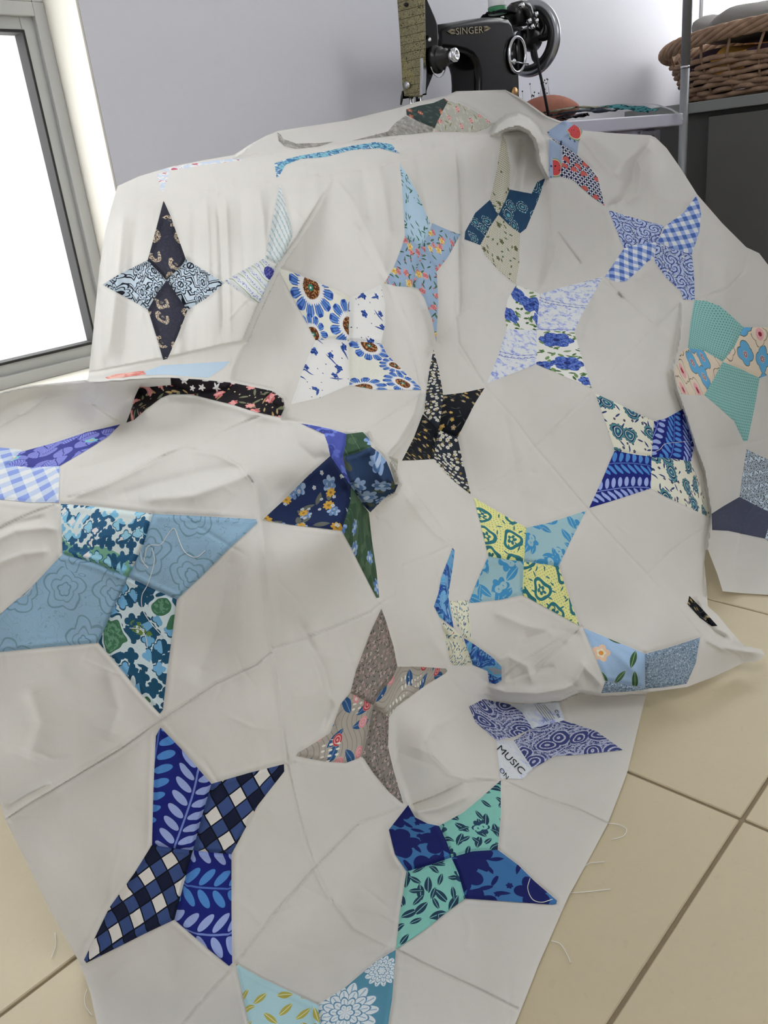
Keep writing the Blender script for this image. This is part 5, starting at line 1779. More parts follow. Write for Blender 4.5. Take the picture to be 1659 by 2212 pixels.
def print_flat(body, quad, mat, parent, name='lettering'):
    """lettering printed on the cloth: text box corners (top-left, top-right, bottom-left) in photo pixels"""
    me = text_mesh(body)
    co = np.empty(len(me.vertices) * 3)
    me.vertices.foreach_get('co', co)
    co = co.reshape(-1, 3)
    lo, hi = co.min(0), co.max(0)
    s, t = (co[:, 0] - lo[0]) / (hi[0] - lo[0]), 1 - (co[:, 1] - lo[1]) / (hi[1] - lo[1])
    a, b, c = (np.array(p, float) for p in quad)
    xy = a + np.outer(s, b - a) + np.outer(t, c - a)
    P3 = world_pts(xy[:, 0], xy[:, 1], sample(D, xy[:, 0], xy[:, 1]) - 0.0022)
    me.vertices.foreach_set('co', P3.ravel())
    me.update()
    return link(name, me, mat, parent)


BLACK_INK = plain('black_print_ink', '#23252b', 0.9, spec=0.1)
music = [o for lab, o in POINTS if lab == L25]
print_flat('MUSIC', [(1083, 1609), (1136, 1664), (1073, 1618)], BLACK_INK, music[1])
print_flat('ON', [(1084, 1657), (1100, 1677), (1078, 1664)], BLACK_INK, music[1])
print_flat("C'on", [(1204, 1532), (1213, 1548), (1197, 1535)], BLACK_INK, music[0])


def on_cloth(x, y, lift=0.0016):
    return Vector(world_pts(np.array([x]), np.array([y]), sample(D, [x], [y]) - lift)[0])


def smooth_line(pts, n=8):
    pts = [np.array(p, float) for p in pts]
    pts = [2 * pts[0] - pts[1]] + pts + [2 * pts[-1] - pts[-2]]
    out = []
    for i in range(1, len(pts) - 2):
        p0, p1, p2, p3 = pts[i - 1:i + 3]
        for k in range(n):
            t = k / n
            out.append(0.5 * (2 * p1 + (p2 - p0) * t + (2 * p0 - 5 * p1 + 4 * p2 - p3) * t * t + (3 * p1 - p0 - 3 * p2 + p3) * t ** 3))
    out.append(pts[-2])
    return out


# ruled staves on the music print
for k in range(5):
    tube('stave_line', [on_cloth(1155 + 5 * k, 1522, .0022), on_cloth(1168 + 5 * k, 1540 - k, .0022), on_cloth(1182 + 4 * k, 1560 - 2 * k, .0022)], 0.00025, BLACK_INK, music[0], 4)
# loose threads lying on the cloth
for line in [C(*e4, [(930, 470), (960, 360), (1040, 350), (1090, 280), (1130, 245), (1160, 320), (1200, 400), (1270, 432), (1330, 390)]),
             C(*e4, [(910, 370), (920, 450), (960, 500)]), C(*e4, [(985, 370), (1000, 460), (960, 600), (920, 680), (925, 770), (980, 860), (1060, 950)]),
             C(*e4, [(0, 800), (100, 710), (170, 670), (210, 625)]), C(*e4, [(840, 890), (910, 900), (945, 950), (955, 1020)]),
             C(*e8, [(1035, 715), (1020, 780), (1050, 850), (1110, 870), (1180, 850)]), C(*o5, [(900, 1140), (960, 1110), (1000, 1075), (1150, 1060)]),
             C(*o1, [(1040, 1470), (1050, 1430), (1045, 1390)]), C(800, 180, [(20, 210), (60, 225), (100, 232), (120, 215), (130, 235)], 1.931)]:
    tube('thread', [on_cloth(x, y) for x, y in smooth_line(line, 5)], 0.00035, THREAD, quilt, 5)
# frayed threads at the hem, lying on the tiles
for line in [C(*e8, [(1540, 360), (1600, 365), (1659, 395), (1640, 440), (1560, 465)]), C(*e8, [(1390, 635), (1430, 615), (1520, 608)]), C(*e8, [(1300, 810), (1420, 800), (1560, 785)]),
             C(*e8, [(1170, 1120), (1230, 1140), (1270, 1200), (1300, 1265)]), C(0, 1600, [(680, 1940), (660, 2010), (670, 2080), (720, 2150)], 3.615), C(0, 1600, [(430, 1500), (435, 1600), (400, 1700)], 3.615)]:
    pts = [Vector(on_z(x, y, 0.0022)) for x, y in smooth_line(line, 5)]
    tube('thread', pts, 0.0004, THREAD, quilt, 5)
# ------------------------------------------------------------------ sewing table
TOP_Z, TAB_Y, TAB_X1 = 0.757, 1.06, 2.385
laminate = plain('lavender_grey_laminate', '#b9b8c6', 0.45, spec=0.5, scale=25, vary=0.08)
apron_mat = plain('grey_lavender_table_rail', '#a3a0b2', 0.5, scale=30, vary=0.1)
steel = plain('scuffed_steel', '#9a98a2', 0.35, metal=0.8, scale=40, vary=0.25)
dark_hole = plain('dark_recess', '#1c1b1e', 0.8)
table = thing('sewing_table', (1.95, 1.25, 0), 'lavender grey sewing table under the machine, half covered by the quilt', 'table')
box('table_top', (1.74, TAB_Y, TOP_Z - 0.030), (TAB_X1, 1.44, TOP_Z), laminate, table, 0.003)
box('rail', (1.76, TAB_Y + 0.02, TOP_Z - 0.12), (2.19, TAB_Y + 0.038, TOP_Z - 0.031), apron_mat, table, 0.002)
box('rail', (1.56, 1.40, TOP_Z - 0.12), (2.28, 1.418, TOP_Z - 0.031), apron_mat, table, 0.002)
br = box('bracket', (2.165, TAB_Y + 0.012, TOP_Z - 0.125), (2.275, TAB_Y + 0.022, TOP_Z - 0.036), steel, table, 0.002)
for (bx, bz, r) in ((2.23, TOP_Z - 0.055, 0.008), (2.262, TOP_Z - 0.095, 0.006), (2.20, TOP_Z - 0.10, 0.006)):
    lathe('bolt_hole', [(0, r), (0.003, r), (0.003, 0.0)], (bx, TAB_Y + 0.0105, bz), (0, 1, 0), dark_hole, br, 16)
lathe('bolt', [(0, 0.0), (0.002, 0.008), (0.006, 0.009), (0.008, 0.009)], (2.255, TAB_Y + 0.004, TOP_Z - 0.078), (0, 1, 0), steel, br, 16)
for lx in (1.58, 2.26):
    for ly in (TAB_Y + 0.05, 1.39):
        box('leg', (lx - 0.02, ly - 0.02, 0), (lx + 0.02, ly + 0.02, TOP_Z - 0.031), apron_mat, table, 0.003)

# ------------------------------------------------------------------ sewing machine
YF, DEPTH = 1.20, 0.082
K4 = 4.1475


def mp(cx, cy, Y=YF):
    """point of the enlarged machine view on the plane at depth Y"""
    p = Vector(on_y(840 + cx / K4, cy / K4, Y))
    p.z = max(p.z, TOP_Z + 0.003)
    return p


japan = Mat('black_japanned_iron', lin('#070708'), 0.2, 'Object')
japan.bsdf.inputs['Specular IOR Level'].default_value = 0.28
japan.bsdf.inputs['Coat Weight'].default_value = 0.08
japan.bsdf.inputs['Coat Roughness'].default_value = 0.06
japan = japan.done(weave=90.0, bump=0.015, vary=0.1)
chrome = plain('worn_chrome', '#c9cace', 0.16, metal=1.0, scale=60, vary=0.12)
black_iron = plain('black_enamel_iron', '#141416', 0.3, spec=0.5)
gold = plain('faded_gold_decal', '#8c8268', 0.5, metal=0.3)
belt_mat = plain('black_leather_belt', '#17161a', 0.7)
fpm = Mat('engraved_brass_face_plate', lin('#8a8466'), 0.36, 'Object')
fpm.bsdf.inputs['Metallic'].default_value = 0.35
sc_ = fpm.noise(48.0, 2, 0.5, 2.5)
fpm.over(((sc_ * 22.0).sin().abs() < 0.33), lin('#3f3a28'))
fpm.over(((fpm.w * 210.0).sin().abs() < 0.12), lin('#4c4733'))
fpm.over((fpm.noise(18.0, 2) > 0.6) * 0.3, lin('#a79a68'))
FACE = fpm.done(weave=300.0, bump=0.25, vary=0.12)

XF = float(on_y(912.5, 100, YF)[0])
p0 = mp(1000, 1100)
machine = thing('sewing_machine', (float(p0.x), YF + DEPTH / 2, TOP_Z), 'vintage black sewing machine with gold lettering and engraved brass face plate', 'sewing machine')
# bed, hidden behind the gathered quilt
box('bed', (XF - 0.01, YF - 0.01, TOP_Z + 0.0015), (XF + 0.42, YF + 0.16, TOP_Z + 0.03), japan, machine, 0.004)
arm = [(440, 214), (560, 196), (700, 172), (850, 150), (1000, 140), (1080, 146), (1120, 190), (1150, 300), (1168, 450), (1178, 600), (1184, 720), (1188, 880), (1200, 1180), (790, 1180), (802, 900), (805, 720), (800, 630), (785, 570), (750, 520), (690, 488), (600, 468), (500, 458), (440, 455)]
bm = bm_prism(bmesh.new(), [mp(*p) for p in arm], (0, DEPTH, 0), 0.014, 4)
arm_o = flat_ends(from_bm('arm_and_pillar', bm, japan, machine))
HEAD_D = float(on_x(840 + 95 / K4, 100, XF)[1]) - YF
head = [(250, -60), (335, -40), (352, -8), (390, 80), (420, 150), (442, 215), (448, 330), (446, 455), (425, 540), (412, 640), (395, 690), (350, 800), (336, 842), (310, 850), (250, 852)]
hp = [mp(*p) for p in head]
for p in hp:
    p.x = max(p.x, XF + 0.002)
bm = bm_prism(bmesh.new(), hp, (0, HEAD_D, 0), 0.004, 3)
flat_ends(from_bm('head', bm, japan, machine))


def fx(cx, cy, X):
    return Vector(on_x(840 + cx / K4, cy / K4, X))


plate = [(72, -40), (72, 10), (95, 330), (118, 760), (135, 862), (285, 868), (310, 700), (312, 400), (304, 0), (300, -50)]
bm = bm_prism(bmesh.new(), [fx(*p, XF - 0.006) for p in plate], (0.008, 0, 0), 0.002, 2)
fp = from_bm('face_plate', bm, FACE, machine, smooth=False)
fp['label'] = 'engraved brass face plate'
lathe('screw', [(0, 0.0), (0.001, 0.007), (0.004, 0.007), (0.007, 0.006)], fx(155, 765, XF - 0.014), (1, 0, 0), chrome, fp, 20)
lathe('screw', [(0, 0.0), (0.001, 0.003), (0.004, 0.004), (0.007, 0.004)], fx(140, 40, XF - 0.013), (1, 0, 0), dark_hole, fp, 14)
bm = bm_prism(bmesh.new(), [mp(*p, YF - 0.004) for p in [(300, -40), (340, 640), (332, 838), (300, 850), (306, 600)]], (0, 0.008, 0), 0.001, 1)
from_bm('face_plate_edge', bm, chrome, machine, smooth=False)
# presser bar, needle bar, thread guide
for cx0, r, mt in ((200, 0.0045, chrome), (262, 0.0075, chrome)):
    a, b = mp(cx0, 850, YF + 0.04), mp(cx0, 1060, YF + 0.04)
    tube('needle_bar', [a, b], r, mt, machine, 14)
tube('thread_lever', [mp(128, 820, YF + 0.06), mp(118, 870, YF + 0.06), mp(108, 938, YF + 0.06)], [0.003, 0.003, 0.002], black_iron, machine, 8)
tube('take_up_lever', [mp(345, 330, YF - 0.001), mp(362, 350, YF - 0.01), mp(368, 365, YF - 0.016)], 0.0035, chrome, machine, 8)
# thread tension
c0 = mp(405, 540)
tens = lathe('tension_dial', [(0, 0.0), (0.0, 0.024), (0.004, 0.026), (0.009, 0.026), (0.011, 0.020), (0.014, 0.022), (0.018, 0.022), (0.020, 0.016), (0.03, 0.0165), (0.031, 0.012), (0.04, 0.012)], c0, (0.15, -1, 0.05), black_iron, machine, 28)
lathe('tension_nut', [(0.036, 0.010), (0.038, 0.013), (0.052, 0.013), (0.054, 0.010), (0.0535, 0.005), (0.05, 0.005)], c0, (0.15, -1, 0.05), chrome, tens, 24)
tube('check_spring', [c0 + Vector((0.026 * math.cos(t) , -0.010, -0.004 + 0.028 * math.sin(t))) for t in [x * 0.35 - 2.8 for x in range(9)]], 0.0011, chrome, tens, 6)
# stitch length plate: chrome oval with slot
loop = [mp(1148 + 72 * math.cos(t), 490 + 158 * math.sin(t), YF - 0.004) for t in [k * 2 * math.pi / 40 for k in range(41)]]
oval = from_bm('stitch_plate', bm_tube(bmesh.new(), loop, 0.0042, 8, cap=False), chrome, machine)
oval['label'] = 'chrome oval stitch length plate'
bm = bm_prism(bmesh.new(), [mp(1148 + 70 * math.cos(t), 490 + 155 * math.sin(t), YF - 0.003) for t in [k * 2 * math.pi / 32 for k in range(32)]], (0, 0.006, 0))
from_bm('plate_field', bm, japan, oval)
tube('slot_bar', [mp(1160, 350, YF - 0.006), mp(1158, 620, YF - 0.006)], 0.0022, dark_hole, oval, 8)
lathe('lever_knob', [(0, 0.0), (0.003, 0.006), (0.008, 0.0065), (0.012, 0.004)], mp(1140, 548, YF - 0.014), (0, 1, 0), chrome, oval, 18)
tube('lever', [mp(1090, 548, YF - 0.007), mp(1250, 575, YF - 0.007)], 0.0018, chrome, oval, 8)
lathe('maker_badge', [(0, 0.0), (0.0, 0.010), (0.002, 0.012), (0.006, 0.012)], mp(1138, 830, YF - 0.004), (0, 1, 0), plain('brass_badge', '#b08a5a', 0.35, metal=0.8), machine, 24)

# gold lettering and wing ornaments on the arm
me = text_mesh('SINGER')
co = np.empty(len(me.vertices) * 3)
me.vertices.foreach_get('co', co)
co = co.reshape(-1, 3)
lo_, hi_ = co.min(0), co.max(0)
s_, t_ = (co[:, 0] - lo_[0]) / (hi_[0] - lo_[0]), 1 - (co[:, 1] - lo_[1]) / (hi_[1] - lo_[1])
tl, tr_, bl = (600, 250), (845, 233), (603, 312)
pts = [mp(tl[0] + s * (tr_[0] - tl[0]) + t * (bl[0] - tl[0]), tl[1] + s * (tr_[1] - tl[1]) + t * (bl[1] - tl[1]), YF - 0.0012) for s, t in zip(s_, t_)]
me.vertices.foreach_set('co', np.array([tuple(p) for p in pts]).ravel())
me.update()
link('lettering', me, gold, arm_o)
for wing in ([(525, 283), (560, 262), (592, 268), (596, 300), (560, 303)], [(850, 240), (880, 236), (912, 252), (880, 272), (852, 280)]):
    n = len(wing)
    cx_, cy_ = sum(p[0] for p in wing) / n, sum(p[1] for p in wing) / n
    for k in range(3):
        s = 1 - 0.3 * k
        lp = [mp(cx_ + (p[0] - cx_) * s, cy_ + (p[1] - cy_) * s, YF - 0.0012) for p in wing]
        from_bm('gold_ornament', bm_tube(bmesh.new(), lp + [lp[0]], 0.0007, 5, cap=False), gold, arm_o)

# balance wheel with spokes
WC = mp(1268, 350, YF + 0.042)
top = mp(1268, 0, YF + 0.042)
WR = (top - WC).length
rim = []
for k in range(17):
    a = k * 2 * math.pi / 16
    rim.append((0.010 * math.cos(a), WR - 0.011 + 0.011 * math.sin(a)))
bm = bmesh.new()
N = 56
rings = [[bm.verts.new((WC.x + d, WC.y + r * math.cos(t), WC.z + r * math.sin(t))) for d, r in rim[:-1]] for t in [k * 2 * math.pi / N for k in range(N)]]
for i in range(N):
    for j in range(16):
        bm.faces.new((rings[i][j], rings[(i + 1) % N][j], rings[(i + 1) % N][(j + 1) % 16], rings[i][(j + 1) % 16]))
bmesh.ops.recalc_face_normals(bm, faces=bm.faces)
wheel = from_bm('balance_wheel', bm, plain('dull_nickel_rim', '#a2a4a9', 0.26, metal=0.9), machine)
bm = bmesh.new()
rings = [[bm.verts.new((WC.x - 0.004 + d, WC.y + r * math.cos(t), WC.z + r * math.sin(t))) for d, r in ((-0.008, WR - 0.013), (-0.008, WR - 0.026), (0.008, WR - 0.026), (0.008, WR - 0.013))] for t in [k * 2 * math.pi / N for k in range(N)]]
for i in range(N):
    for j in range(4):
        bm.faces.new((rings[i][j], rings[(i + 1) % N][j], rings[(i + 1) % N][(j + 1) % 4], rings[i][(j + 1) % 4]))
bmesh.ops.recalc_face_normals(bm, faces=bm.faces)
from_bm('wheel_band', bm, black_iron, wheel)
for k in range(5):
    a = k * 2 * math.pi / 5 + 0.5
    pp = []
    for s in range(7):
        r = 0.012 + s / 6 * (WR - 0.034)
        b = a + 0.25 * math.sin(s / 6 * math.pi)
        pp.append((WC.x, WC.y + r * math.cos(b), WC.z + r * math.sin(b)))
    tube('spoke', pp, [0.010, 0.008, 0.007, 0.0065, 0.007, 0.008, 0.010], black_iron, wheel, 8)
lathe('hub', [(-0.045, 0.0), (-0.045, 0.016), (-0.03, 0.02), (-0.012, 0.026), (0.01, 0.028), (0.018, 0.022), (0.02, 0.0)], WC, (1, 0, 0), black_iron, wheel, 28)
# bobbin winder bracket
wc = mp(1170, 110, YF + 0.02)
bw = lathe('bobbin_winder', [(0, 0.0), (0, 0.018), (0.01, 0.024), (0.05, 0.026), (0.06, 0.018), (0.075, 0.016), (0.078, 0.0)], wc + Vector((-0.02, 0.012, -0.005)), (1, -0.1, 0.1), black_iron, machine, 24)
tube('winder_arm', [mp(1100, 60, YF + .03), mp(1180, 50, YF + .02), mp(1240, 90, YF + .0), mp(1280, 200, YF), mp(1270, 330, YF + .01)], [.008, .011, .012, .011, .008], black_iron, bw, 10)
tube('winder_arm', [mp(1330, 130, YF + .02), mp(1380, 170, YF + .02), mp(1390, 280, YF + .02), mp(1330, 360, YF + .02)], [.010, .014, .014, .008], black_iron, bw, 10)
for q in ((1210, 45), (1335, 125), (1275, 185), (1340, 185), (1300, 235)):
    lathe('winder_screw', [(0, 0.0), (0.001, 0.005), (0.006, 0.0055), (0.012, 0.004)], mp(*q, YF - 0.016), (0, 1, 0), chrome, bw, 14)
tube('drive_belt', [mp(1302, 395, YF - .004), mp(1340, 590, YF - .006), mp(1385, 800, YF - .01), mp(1432, 1040, YF - .012)], 0.0034, belt_mat, machine, 8)

# felt and thread spool on top of the arm
sp = mp(975, 150, YF + 0.04)
felt_mat = plain('frayed_black_felt', '#24252a', 0.95, spec=0.1, scale=200, vary=0.5)
bm = bmesh.new()
rnd = random.Random(5)
ring = []
NF = 28
c_ = bm.verts.new(sp + Vector((0, 0, 0.010)))
for rr, zz in ((0.022, 0.010), (0.034, 0.007), (0.043, 0.003)):
    ring.append([bm.verts.new(sp + Vector((math.cos(k * 2 * math.pi / NF) * rr * (1 + rnd.uniform(-.1, .1)), math.sin(k * 2 * math.pi / NF) * rr * 0.85 * (1 + rnd.uniform(-.1, .1)), zz + rnd.uniform(-.003, .003)))) for k in range(NF)])
for k in range(NF):
    bm.faces.new((c_, ring[0][k], ring[0][(k + 1) % NF]))
    for a, b in zip(ring, ring[1:]):
        bm.faces.new((a[k], b[k], b[(k + 1) % NF], a[(k + 1) % NF]))
bmesh.ops.solidify(bm, geom=bm.faces[:], thickness=0.003)
tag(from_bm('felt_pad', bm, felt_mat), 'frayed black felt pad under the spool on the machine arm', 'felt pad')
spool = thing('thread_spool', tuple(sp + Vector((0, 0, 0.008))), 'spool of white thread with green base on top of the sewing machine', 'spool')
sr = 0.0205
green = plain('green_spool_base', '#2f7a4f', 0.45)
lathe('spool_base', [(0, 0.0), (0, sr), (0.002, sr + .001), (0.013, sr + .001), (0.014, sr), (0.014, 0.0)], sp + Vector((0, 0, 0.005)), (0, 0, 1), green, spool, 36)
prof = [(0.018, 0.0), (0.0185, sr - .0005)]
for k in range(20):
    prof += [(0.019 + k * 0.002, sr), (0.020 + k * 0.002, sr - 0.0007)]
lathe('wound_thread', prof + [(0.06, sr), (0.06, 0.0)], sp + Vector((0, 0, 0.001)), (0, 0, 1), plain('white_thread', '#e6e8ea', 0.8, spec=0.2), spool, 36)
lathe('spool_base', [(0.0605, 0.0), (0.0605, sr), (0.07, sr), (0.07, 0.0)], sp + Vector((0, 0, 0.009)), (0, 0, 1), green, spool, 36)

# ------------------------------------------------------------------ pincushion with pins
pcol = Mat('dusty_pink_cloth', lin('#a8705f'), 0.95, 'Object')
pcol.over((pcol.noise(40, 3) - 0.45) * 2.0, lin('#b98372'))
PINK = pcol.done(weave=500.0, bump=0.1)
pc = Vector(on_y(1185, 246, 1.25))
pc.z = TOP_Z
cushion = thing('pincushion', tuple(pc), 'dusty pink pincushion with pins on the sewing table', 'pincushion')
bm = bmesh.new()
bmesh.ops.create_uvsphere(bm, u_segments=28, v_segments=16, radius=1.0)
ux, uy = Vector((0.72, -0.69, 0)), Vector((0.69, 0.72, 0))
for v in bm.verts:
    x, y, z = v.co
    taper = 1 - 0.35 * max(0, x) ** 2
    p = pc + ux * (x * 0.080) + uy * (y * 0.05 * taper) + Vector((0, 0, 0.036 + z * 0.036 * taper))
    v.co = p
from_bm('cushion', bm, PINK, cushion)
pin_m, pin_h = plain('steel_pin', '#b9b9bd', 0.3, metal=1.0), plain('dark_pin_head', '#3a2a2a', 0.4)
for k in range(16):
    a, b = rnd.uniform(-0.85, 0.1), rnd.uniform(-0.6, 0.6)
    base = pc + ux * a * 0.072 + uy * b * 0.045 + Vector((0, 0, 0.036 + 0.036 * math.sqrt(max(0.05, 1 - a * a - b * b))))
    h = rnd.choice((0.010, 0.014, 0.028, 0.036, 0.008))
    tip = base + Vector((rnd.uniform(-.006, .006), rnd.uniform(-.006, .006), h))
    pn = tube('pin', [base - Vector((0, 0, .006)), tip], 0.0005, pin_m, cushion, 5)
    lathe('pin_head', [(-.002, 0.0), (-.0014, .0014), (0, .002), (.0014, .0014), (.002, 0.0)], tip, (0, 0, 1), pin_h, pn, 8)


# ------------------------------------------------------------------ scraps of cloth on the table
def scrap(name, path, width, mat, label, curl=0.007, th=0.0012):
    """a strip of cloth along a path of 3-D points, lying on the table"""
    pts = [Vector(p) for p in smooth_line(path, 6)]
    bm = bmesh.new()
    rows = []
    for i, p in enumerate(pts):
        d = (pts[min(i + 1, len(pts) - 1)] - pts[max(i - 1, 0)]).normalized()
        side = d.cross(Vector((0, 0, 1))).normalized()
        w = width * (1 - 0.25 * abs(i / (len(pts) - 1) - 0.5))
        rows.append([bm.verts.new(p + side * w * (k / 4 - 0.5) + Vector((0, 0, curl * abs(math.sin(k * 1.7 + i * 0.6))))) for k in range(5)])
    for a, b in zip(rows, rows[1:]):
        for k in range(4):
            bm.faces.new((a[k], a[k + 1], b[k + 1], b[k]))
    bmesh.ops.solidify(bm, geom=bm.faces[:], thickness=th)
    return tag(from_bm(name, bm, mat), label, 'fabric scrap')


def fabric3d(name, base, spots, size, dark=None):
    m = Mat(name, lin(base), 0.95, 'Object')
    n_ = m.noise(size, 2, 0.5)
    m.over(n_ > 0.56, lin(spots))
    if dark:
        m.over(n_ < 0.4, lin(dark))
    return m.done(weave=400.0, bump=0.1)


Z0 = TOP_Z + 0.004
scrap('fabric_scrap', [(1.86, 1.10, Z0), (1.93, 1.13, Z0 + .006), (2.02, 1.17, Z0 + .004)], 0.07, fabric3d('black_floral_scrap', '#2b2a33', '#7d6a70', 60, '#151519'), 'dark floral cloth scrap on the table beside the pincushion')
scrap('fabric_scrap', [(1.90, 1.16, Z0 + .012), (1.99, 1.13, Z0 + .016), (2.08, 1.11, Z0 + .009)], 0.06, fabric3d('grey_scrap', '#7a808a', '#9aa0a8', 50), 'grey cloth scrap lying on the dark floral scrap')
scrap('fabric_scrap', [(2.00, 1.20, Z0 + .016), (2.10, 1.14, Z0 + .022), (2.22, 1.12, Z0 + .014), (2.30, 1.11, Z0 + .004)], 0.055, fabric3d('aqua_print_scrap', '#8fc9cb', '#3f6f74', 90), 'aqua print cloth scrap on top of the heap on the table')
scrap('fabric_scrap', [(1.95, 1.22, Z0 + .022), (2.02, 1.17, Z0 + .026), (2.08, 1.12, Z0 + .018)], 0.02, fabric3d('cream_scrap', '#c9c6b4', '#b3b09c', 40), 'narrow cream cloth strip across the heap of scraps')
scrap('fabric_scrap', [(2.14, 1.12, Z0 + .027), (2.24, 1.085, Z0 + .022), (2.31, 1.068, Z0 + .008), (2.345, 1.052, Z0 - .01), (2.352, 1.048, Z0 - .024)], 0.012, plain('white_scrap', '#dcdce0', 0.9, spec=0.1), 'thin white selvedge strip curling over the table edge', curl=0.002)

# ------------------------------------------------------------------ pole behind the end of the table
alu = plain('grey_aluminium_pole', '#8d8f92', 0.4, metal=0.6, scale=20, vary=0.06)
q0, q1 = on_y(1487, 0, 1.14), on_y(1472, 350, 1.14)
px_, = (0.5 * (q0[0] + q1[0]),)
pole = thing('metal_pole', (px_, 1.14, 0), 'grey metal pole standing between the table end and the wicker basket', 'pole')
lathe('lower_tube', [(0, 0.0), (0, 0.0125), (0.875, 0.0125), (0.875, 0.0)], (px_, 1.14, 0.0), (0, 0, 1), alu, pole, 24)
lathe('joint_ring', [(0, 0.0), (0, 0.0128), (0.003, 0.0132), (0.006, 0.0128), (0.006, 0.0)], (px_, 1.14, 0.876), (0, 0, 1), chrome, pole, 24)
lathe('upper_tube', [(0, 0.0), (0, 0.0125), (1.3, 0.0125), (1.3, 0.0)], (px_, 1.14, 0.882), (0, 0, 1), alu, pole, 24)
lathe('foot_disc', [(0, 0.0), (0, 0.07), (0.008, 0.07), (0.012, 0.05), (0.012, 0.0)], (px_, 1.14, 0.0), (0, 0, 1), alu, pole, 32)

# ------------------------------------------------------------------ dark cabinet
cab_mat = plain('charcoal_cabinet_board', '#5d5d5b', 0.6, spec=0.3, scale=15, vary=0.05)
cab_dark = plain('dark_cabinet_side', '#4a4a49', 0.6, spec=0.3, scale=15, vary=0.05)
cab_top = plain('grey_cabinet_top', '#7e8080', 0.45, spec=0.4, scale=15, vary=0.04)
CX_, CTZ = 2.72, 0.79
cab = thing('storage_cabinet', (3.0, 0.6, 0), 'charcoal storage cabinet under the wicker basket beside the end wall', 'cabinet')
box('carcass', (CX_ + 0.02, -0.3, 0.06), (END_X - 0.01, 1.38, CTZ - 0.03), cab_dark, cab, 0.002)
box('plinth', (CX_ + 0.05, -0.28, 0.0), (END_X - 0.03, 1.36, 0.06), cab_dark, cab, 0.002)
box('cabinet_top', (CX_ - 0.01, -0.32, CTZ - 0.03), (END_X - 0.01, 1.40, CTZ), cab_top, cab, 0.002)
box('door', (CX_, 0.42, 0.08), (CX_ + 0.02, 1.13, CTZ - 0.045), cab_mat, cab, 0.002)
box('door', (CX_, -0.28, 0.08), (CX_ + 0.02, 0.414, CTZ - 0.045), cab_mat, cab, 0.002)

# ------------------------------------------------------------------ wicker basket
wk = Mat('brown_willow', lin('#8a6f5b'), 0.75, 'Object')
wk.over((wk.noise(30.0, 3) - 0.4) * 2.2, lin('#b3967c'))
WILLOW = wk.done(weave=200.0, bump=0.3, vary=0.15)
BC = Vector((2.99, 1.02, CTZ + 0.001))
basket = thing('wicker_basket', tuple(BC), 'brown wicker basket filled with patchwork on the charcoal cabinet', 'basket')
BA, BB = 0.355, 0.21                        # half length along the wall side, half width


def ring_pt(t, z, grow, wob=0.0):
    s = 0.78 + 0.22 * min(1.0, z / 0.15) + grow
    return BC + Vector(((BB * s + wob) * math.cos(t), (BA * s + wob) * math.sin(t), z))


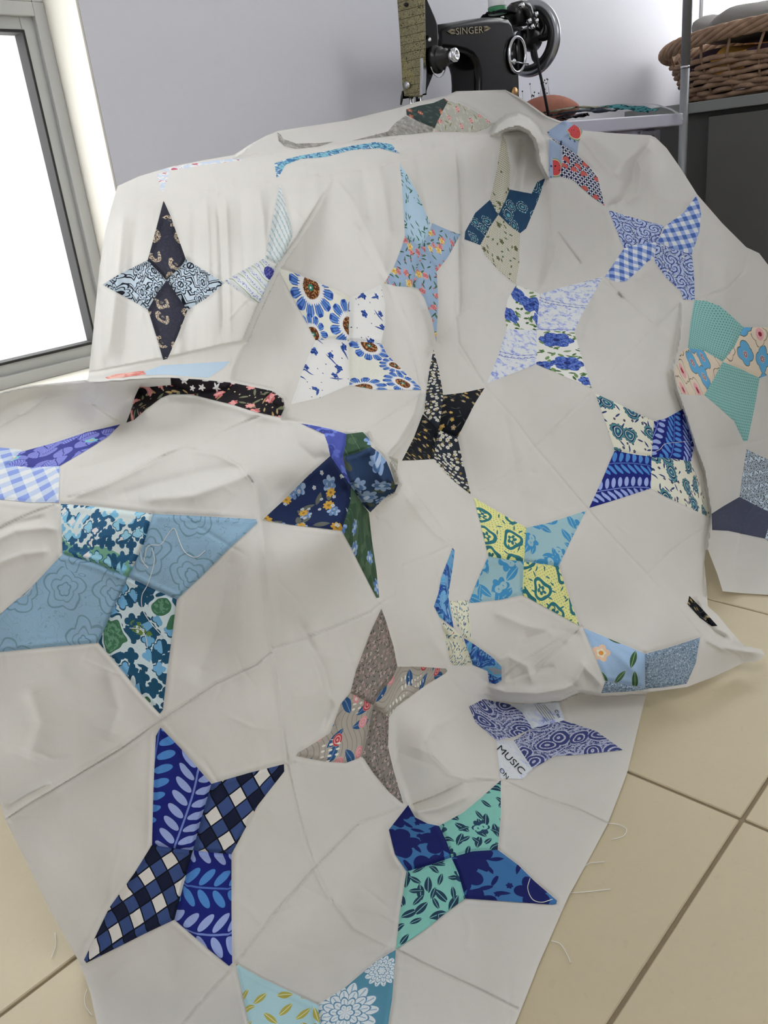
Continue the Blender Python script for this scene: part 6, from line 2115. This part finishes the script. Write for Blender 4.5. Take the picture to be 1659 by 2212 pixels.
NS = 22
for row in range(8):
    z = 0.013 + row * 0.0145
    ph = (row % 2) * math.pi
    lp = [ring_pt(k * 2 * math.pi / 132, z + 0.003 * math.sin(k * 0.31 + row * 1.3), 0.0, 0.0065 * math.cos(k * math.pi / 3 + ph)) for k in range(132)]
    bm_ = bm_tube(bmesh.new(), lp + [lp[0]], 0.0078, 7, cap=False)
    from_bm('woven_cane', bm_, WILLOW, basket)
for k in range(NS):
    t = k * 2 * math.pi / NS
    tube('stake', [ring_pt(t, 0.006, 0.0), ring_pt(t, 0.06, 0.0), ring_pt(t, 0.12, 0.0), ring_pt(t + .06, 0.155 + 0.02 * math.cos(t * 2) ** 2, 0.02)], 0.004, WILLOW, basket, 6)
for k in range(6):                          # plaited rim, higher along the sides
    lp = []
    for i in range(121):
        t = i * 2 * math.pi / 120
        lift = 0.150 + 0.032 * abs(math.cos(t)) ** 1.5
        a = t * 9 + k * 2 * math.pi / 6
        lp.append(ring_pt(t, lift + 0.015 * math.sin(a), 0.035 + 0.035 * math.cos(a)))
    from_bm('rim_cane', bm_tube(bmesh.new(), lp, 0.0082, 7, cap=False), WILLOW, basket)
bm = bm_prism(bmesh.new(), [ring_pt(k * 2 * math.pi / 40, 0.004, -0.03) for k in range(40)], (0, 0, 0.006))
from_bm('basket_base', bm, WILLOW, basket)


def bundle(name, centre, size, mat, label, seed, tri=None):
    """a plump folded cloth"""
    r = random.Random(seed)
    bm = bmesh.new()
    bmesh.ops.create_uvsphere(bm, u_segments=36, v_segments=18, radius=1.0)
    for v in bm.verts:
        x, y, z = v.co
        e = 0.6
        f = lambda a: math.copysign(abs(a) ** e, a)
        n_ = 1 + 0.05 * math.sin(5 * x + seed) * math.cos(7 * y + seed)
        v.co = Vector(centre) + Vector((f(x) * size[0] * n_, f(y) * size[1] * n_, f(z) * size[2] * n_ + 0.01 * math.sin(9 * y + 4 * x + seed)))
    return tag(from_bm(name, bm, mat), label, 'cloth')


def patchy(name, base, cols, size):
    m = Mat(name, lin(base), 0.95, 'Object')
    n_ = m.t.nodes.new('ShaderNodeTexVoronoi')
    n_.distance = 'CHEBYCHEV'
    n_.inputs['Scale'].default_value = size
    n_.inputs['Randomness'].default_value = 0.35
    m.t.links.new(m.vec, n_.inputs['Vector'])
    sp_ = m.t.nodes.new('ShaderNodeSeparateColor')
    m.t.links.new(n_.outputs['Color'], sp_.inputs[0])
    r_ = V(m.t, sp_.outputs[0])
    for i, c in enumerate(cols):
        m.over(r_ > (i + 1) / (len(cols) + 1), lin(c))
    return m.done(weave=300.0, bump=0.1)


bundle('folded_patchwork', BC + Vector((0.0, -0.02, 0.206)), (0.165, 0.285, 0.04), patchy('pale_pink_grey_patchwork', '#97867d', ['#85827e', '#8c857f', '#8b7870'], 7), 'pale pink and grey patchwork heaped in the wicker basket', 2)
bundle('folded_patchwork', BC + Vector((0.0, 0.0, 0.094)), (0.174, 0.306, 0.048), patchy('orange_plum_patchwork', '#b98a3e', ['#c4974a', '#3b2a33', '#8f7f6a', '#4a3440'], 9), 'orange and plum patchwork showing through the gap below the basket rim', 6)
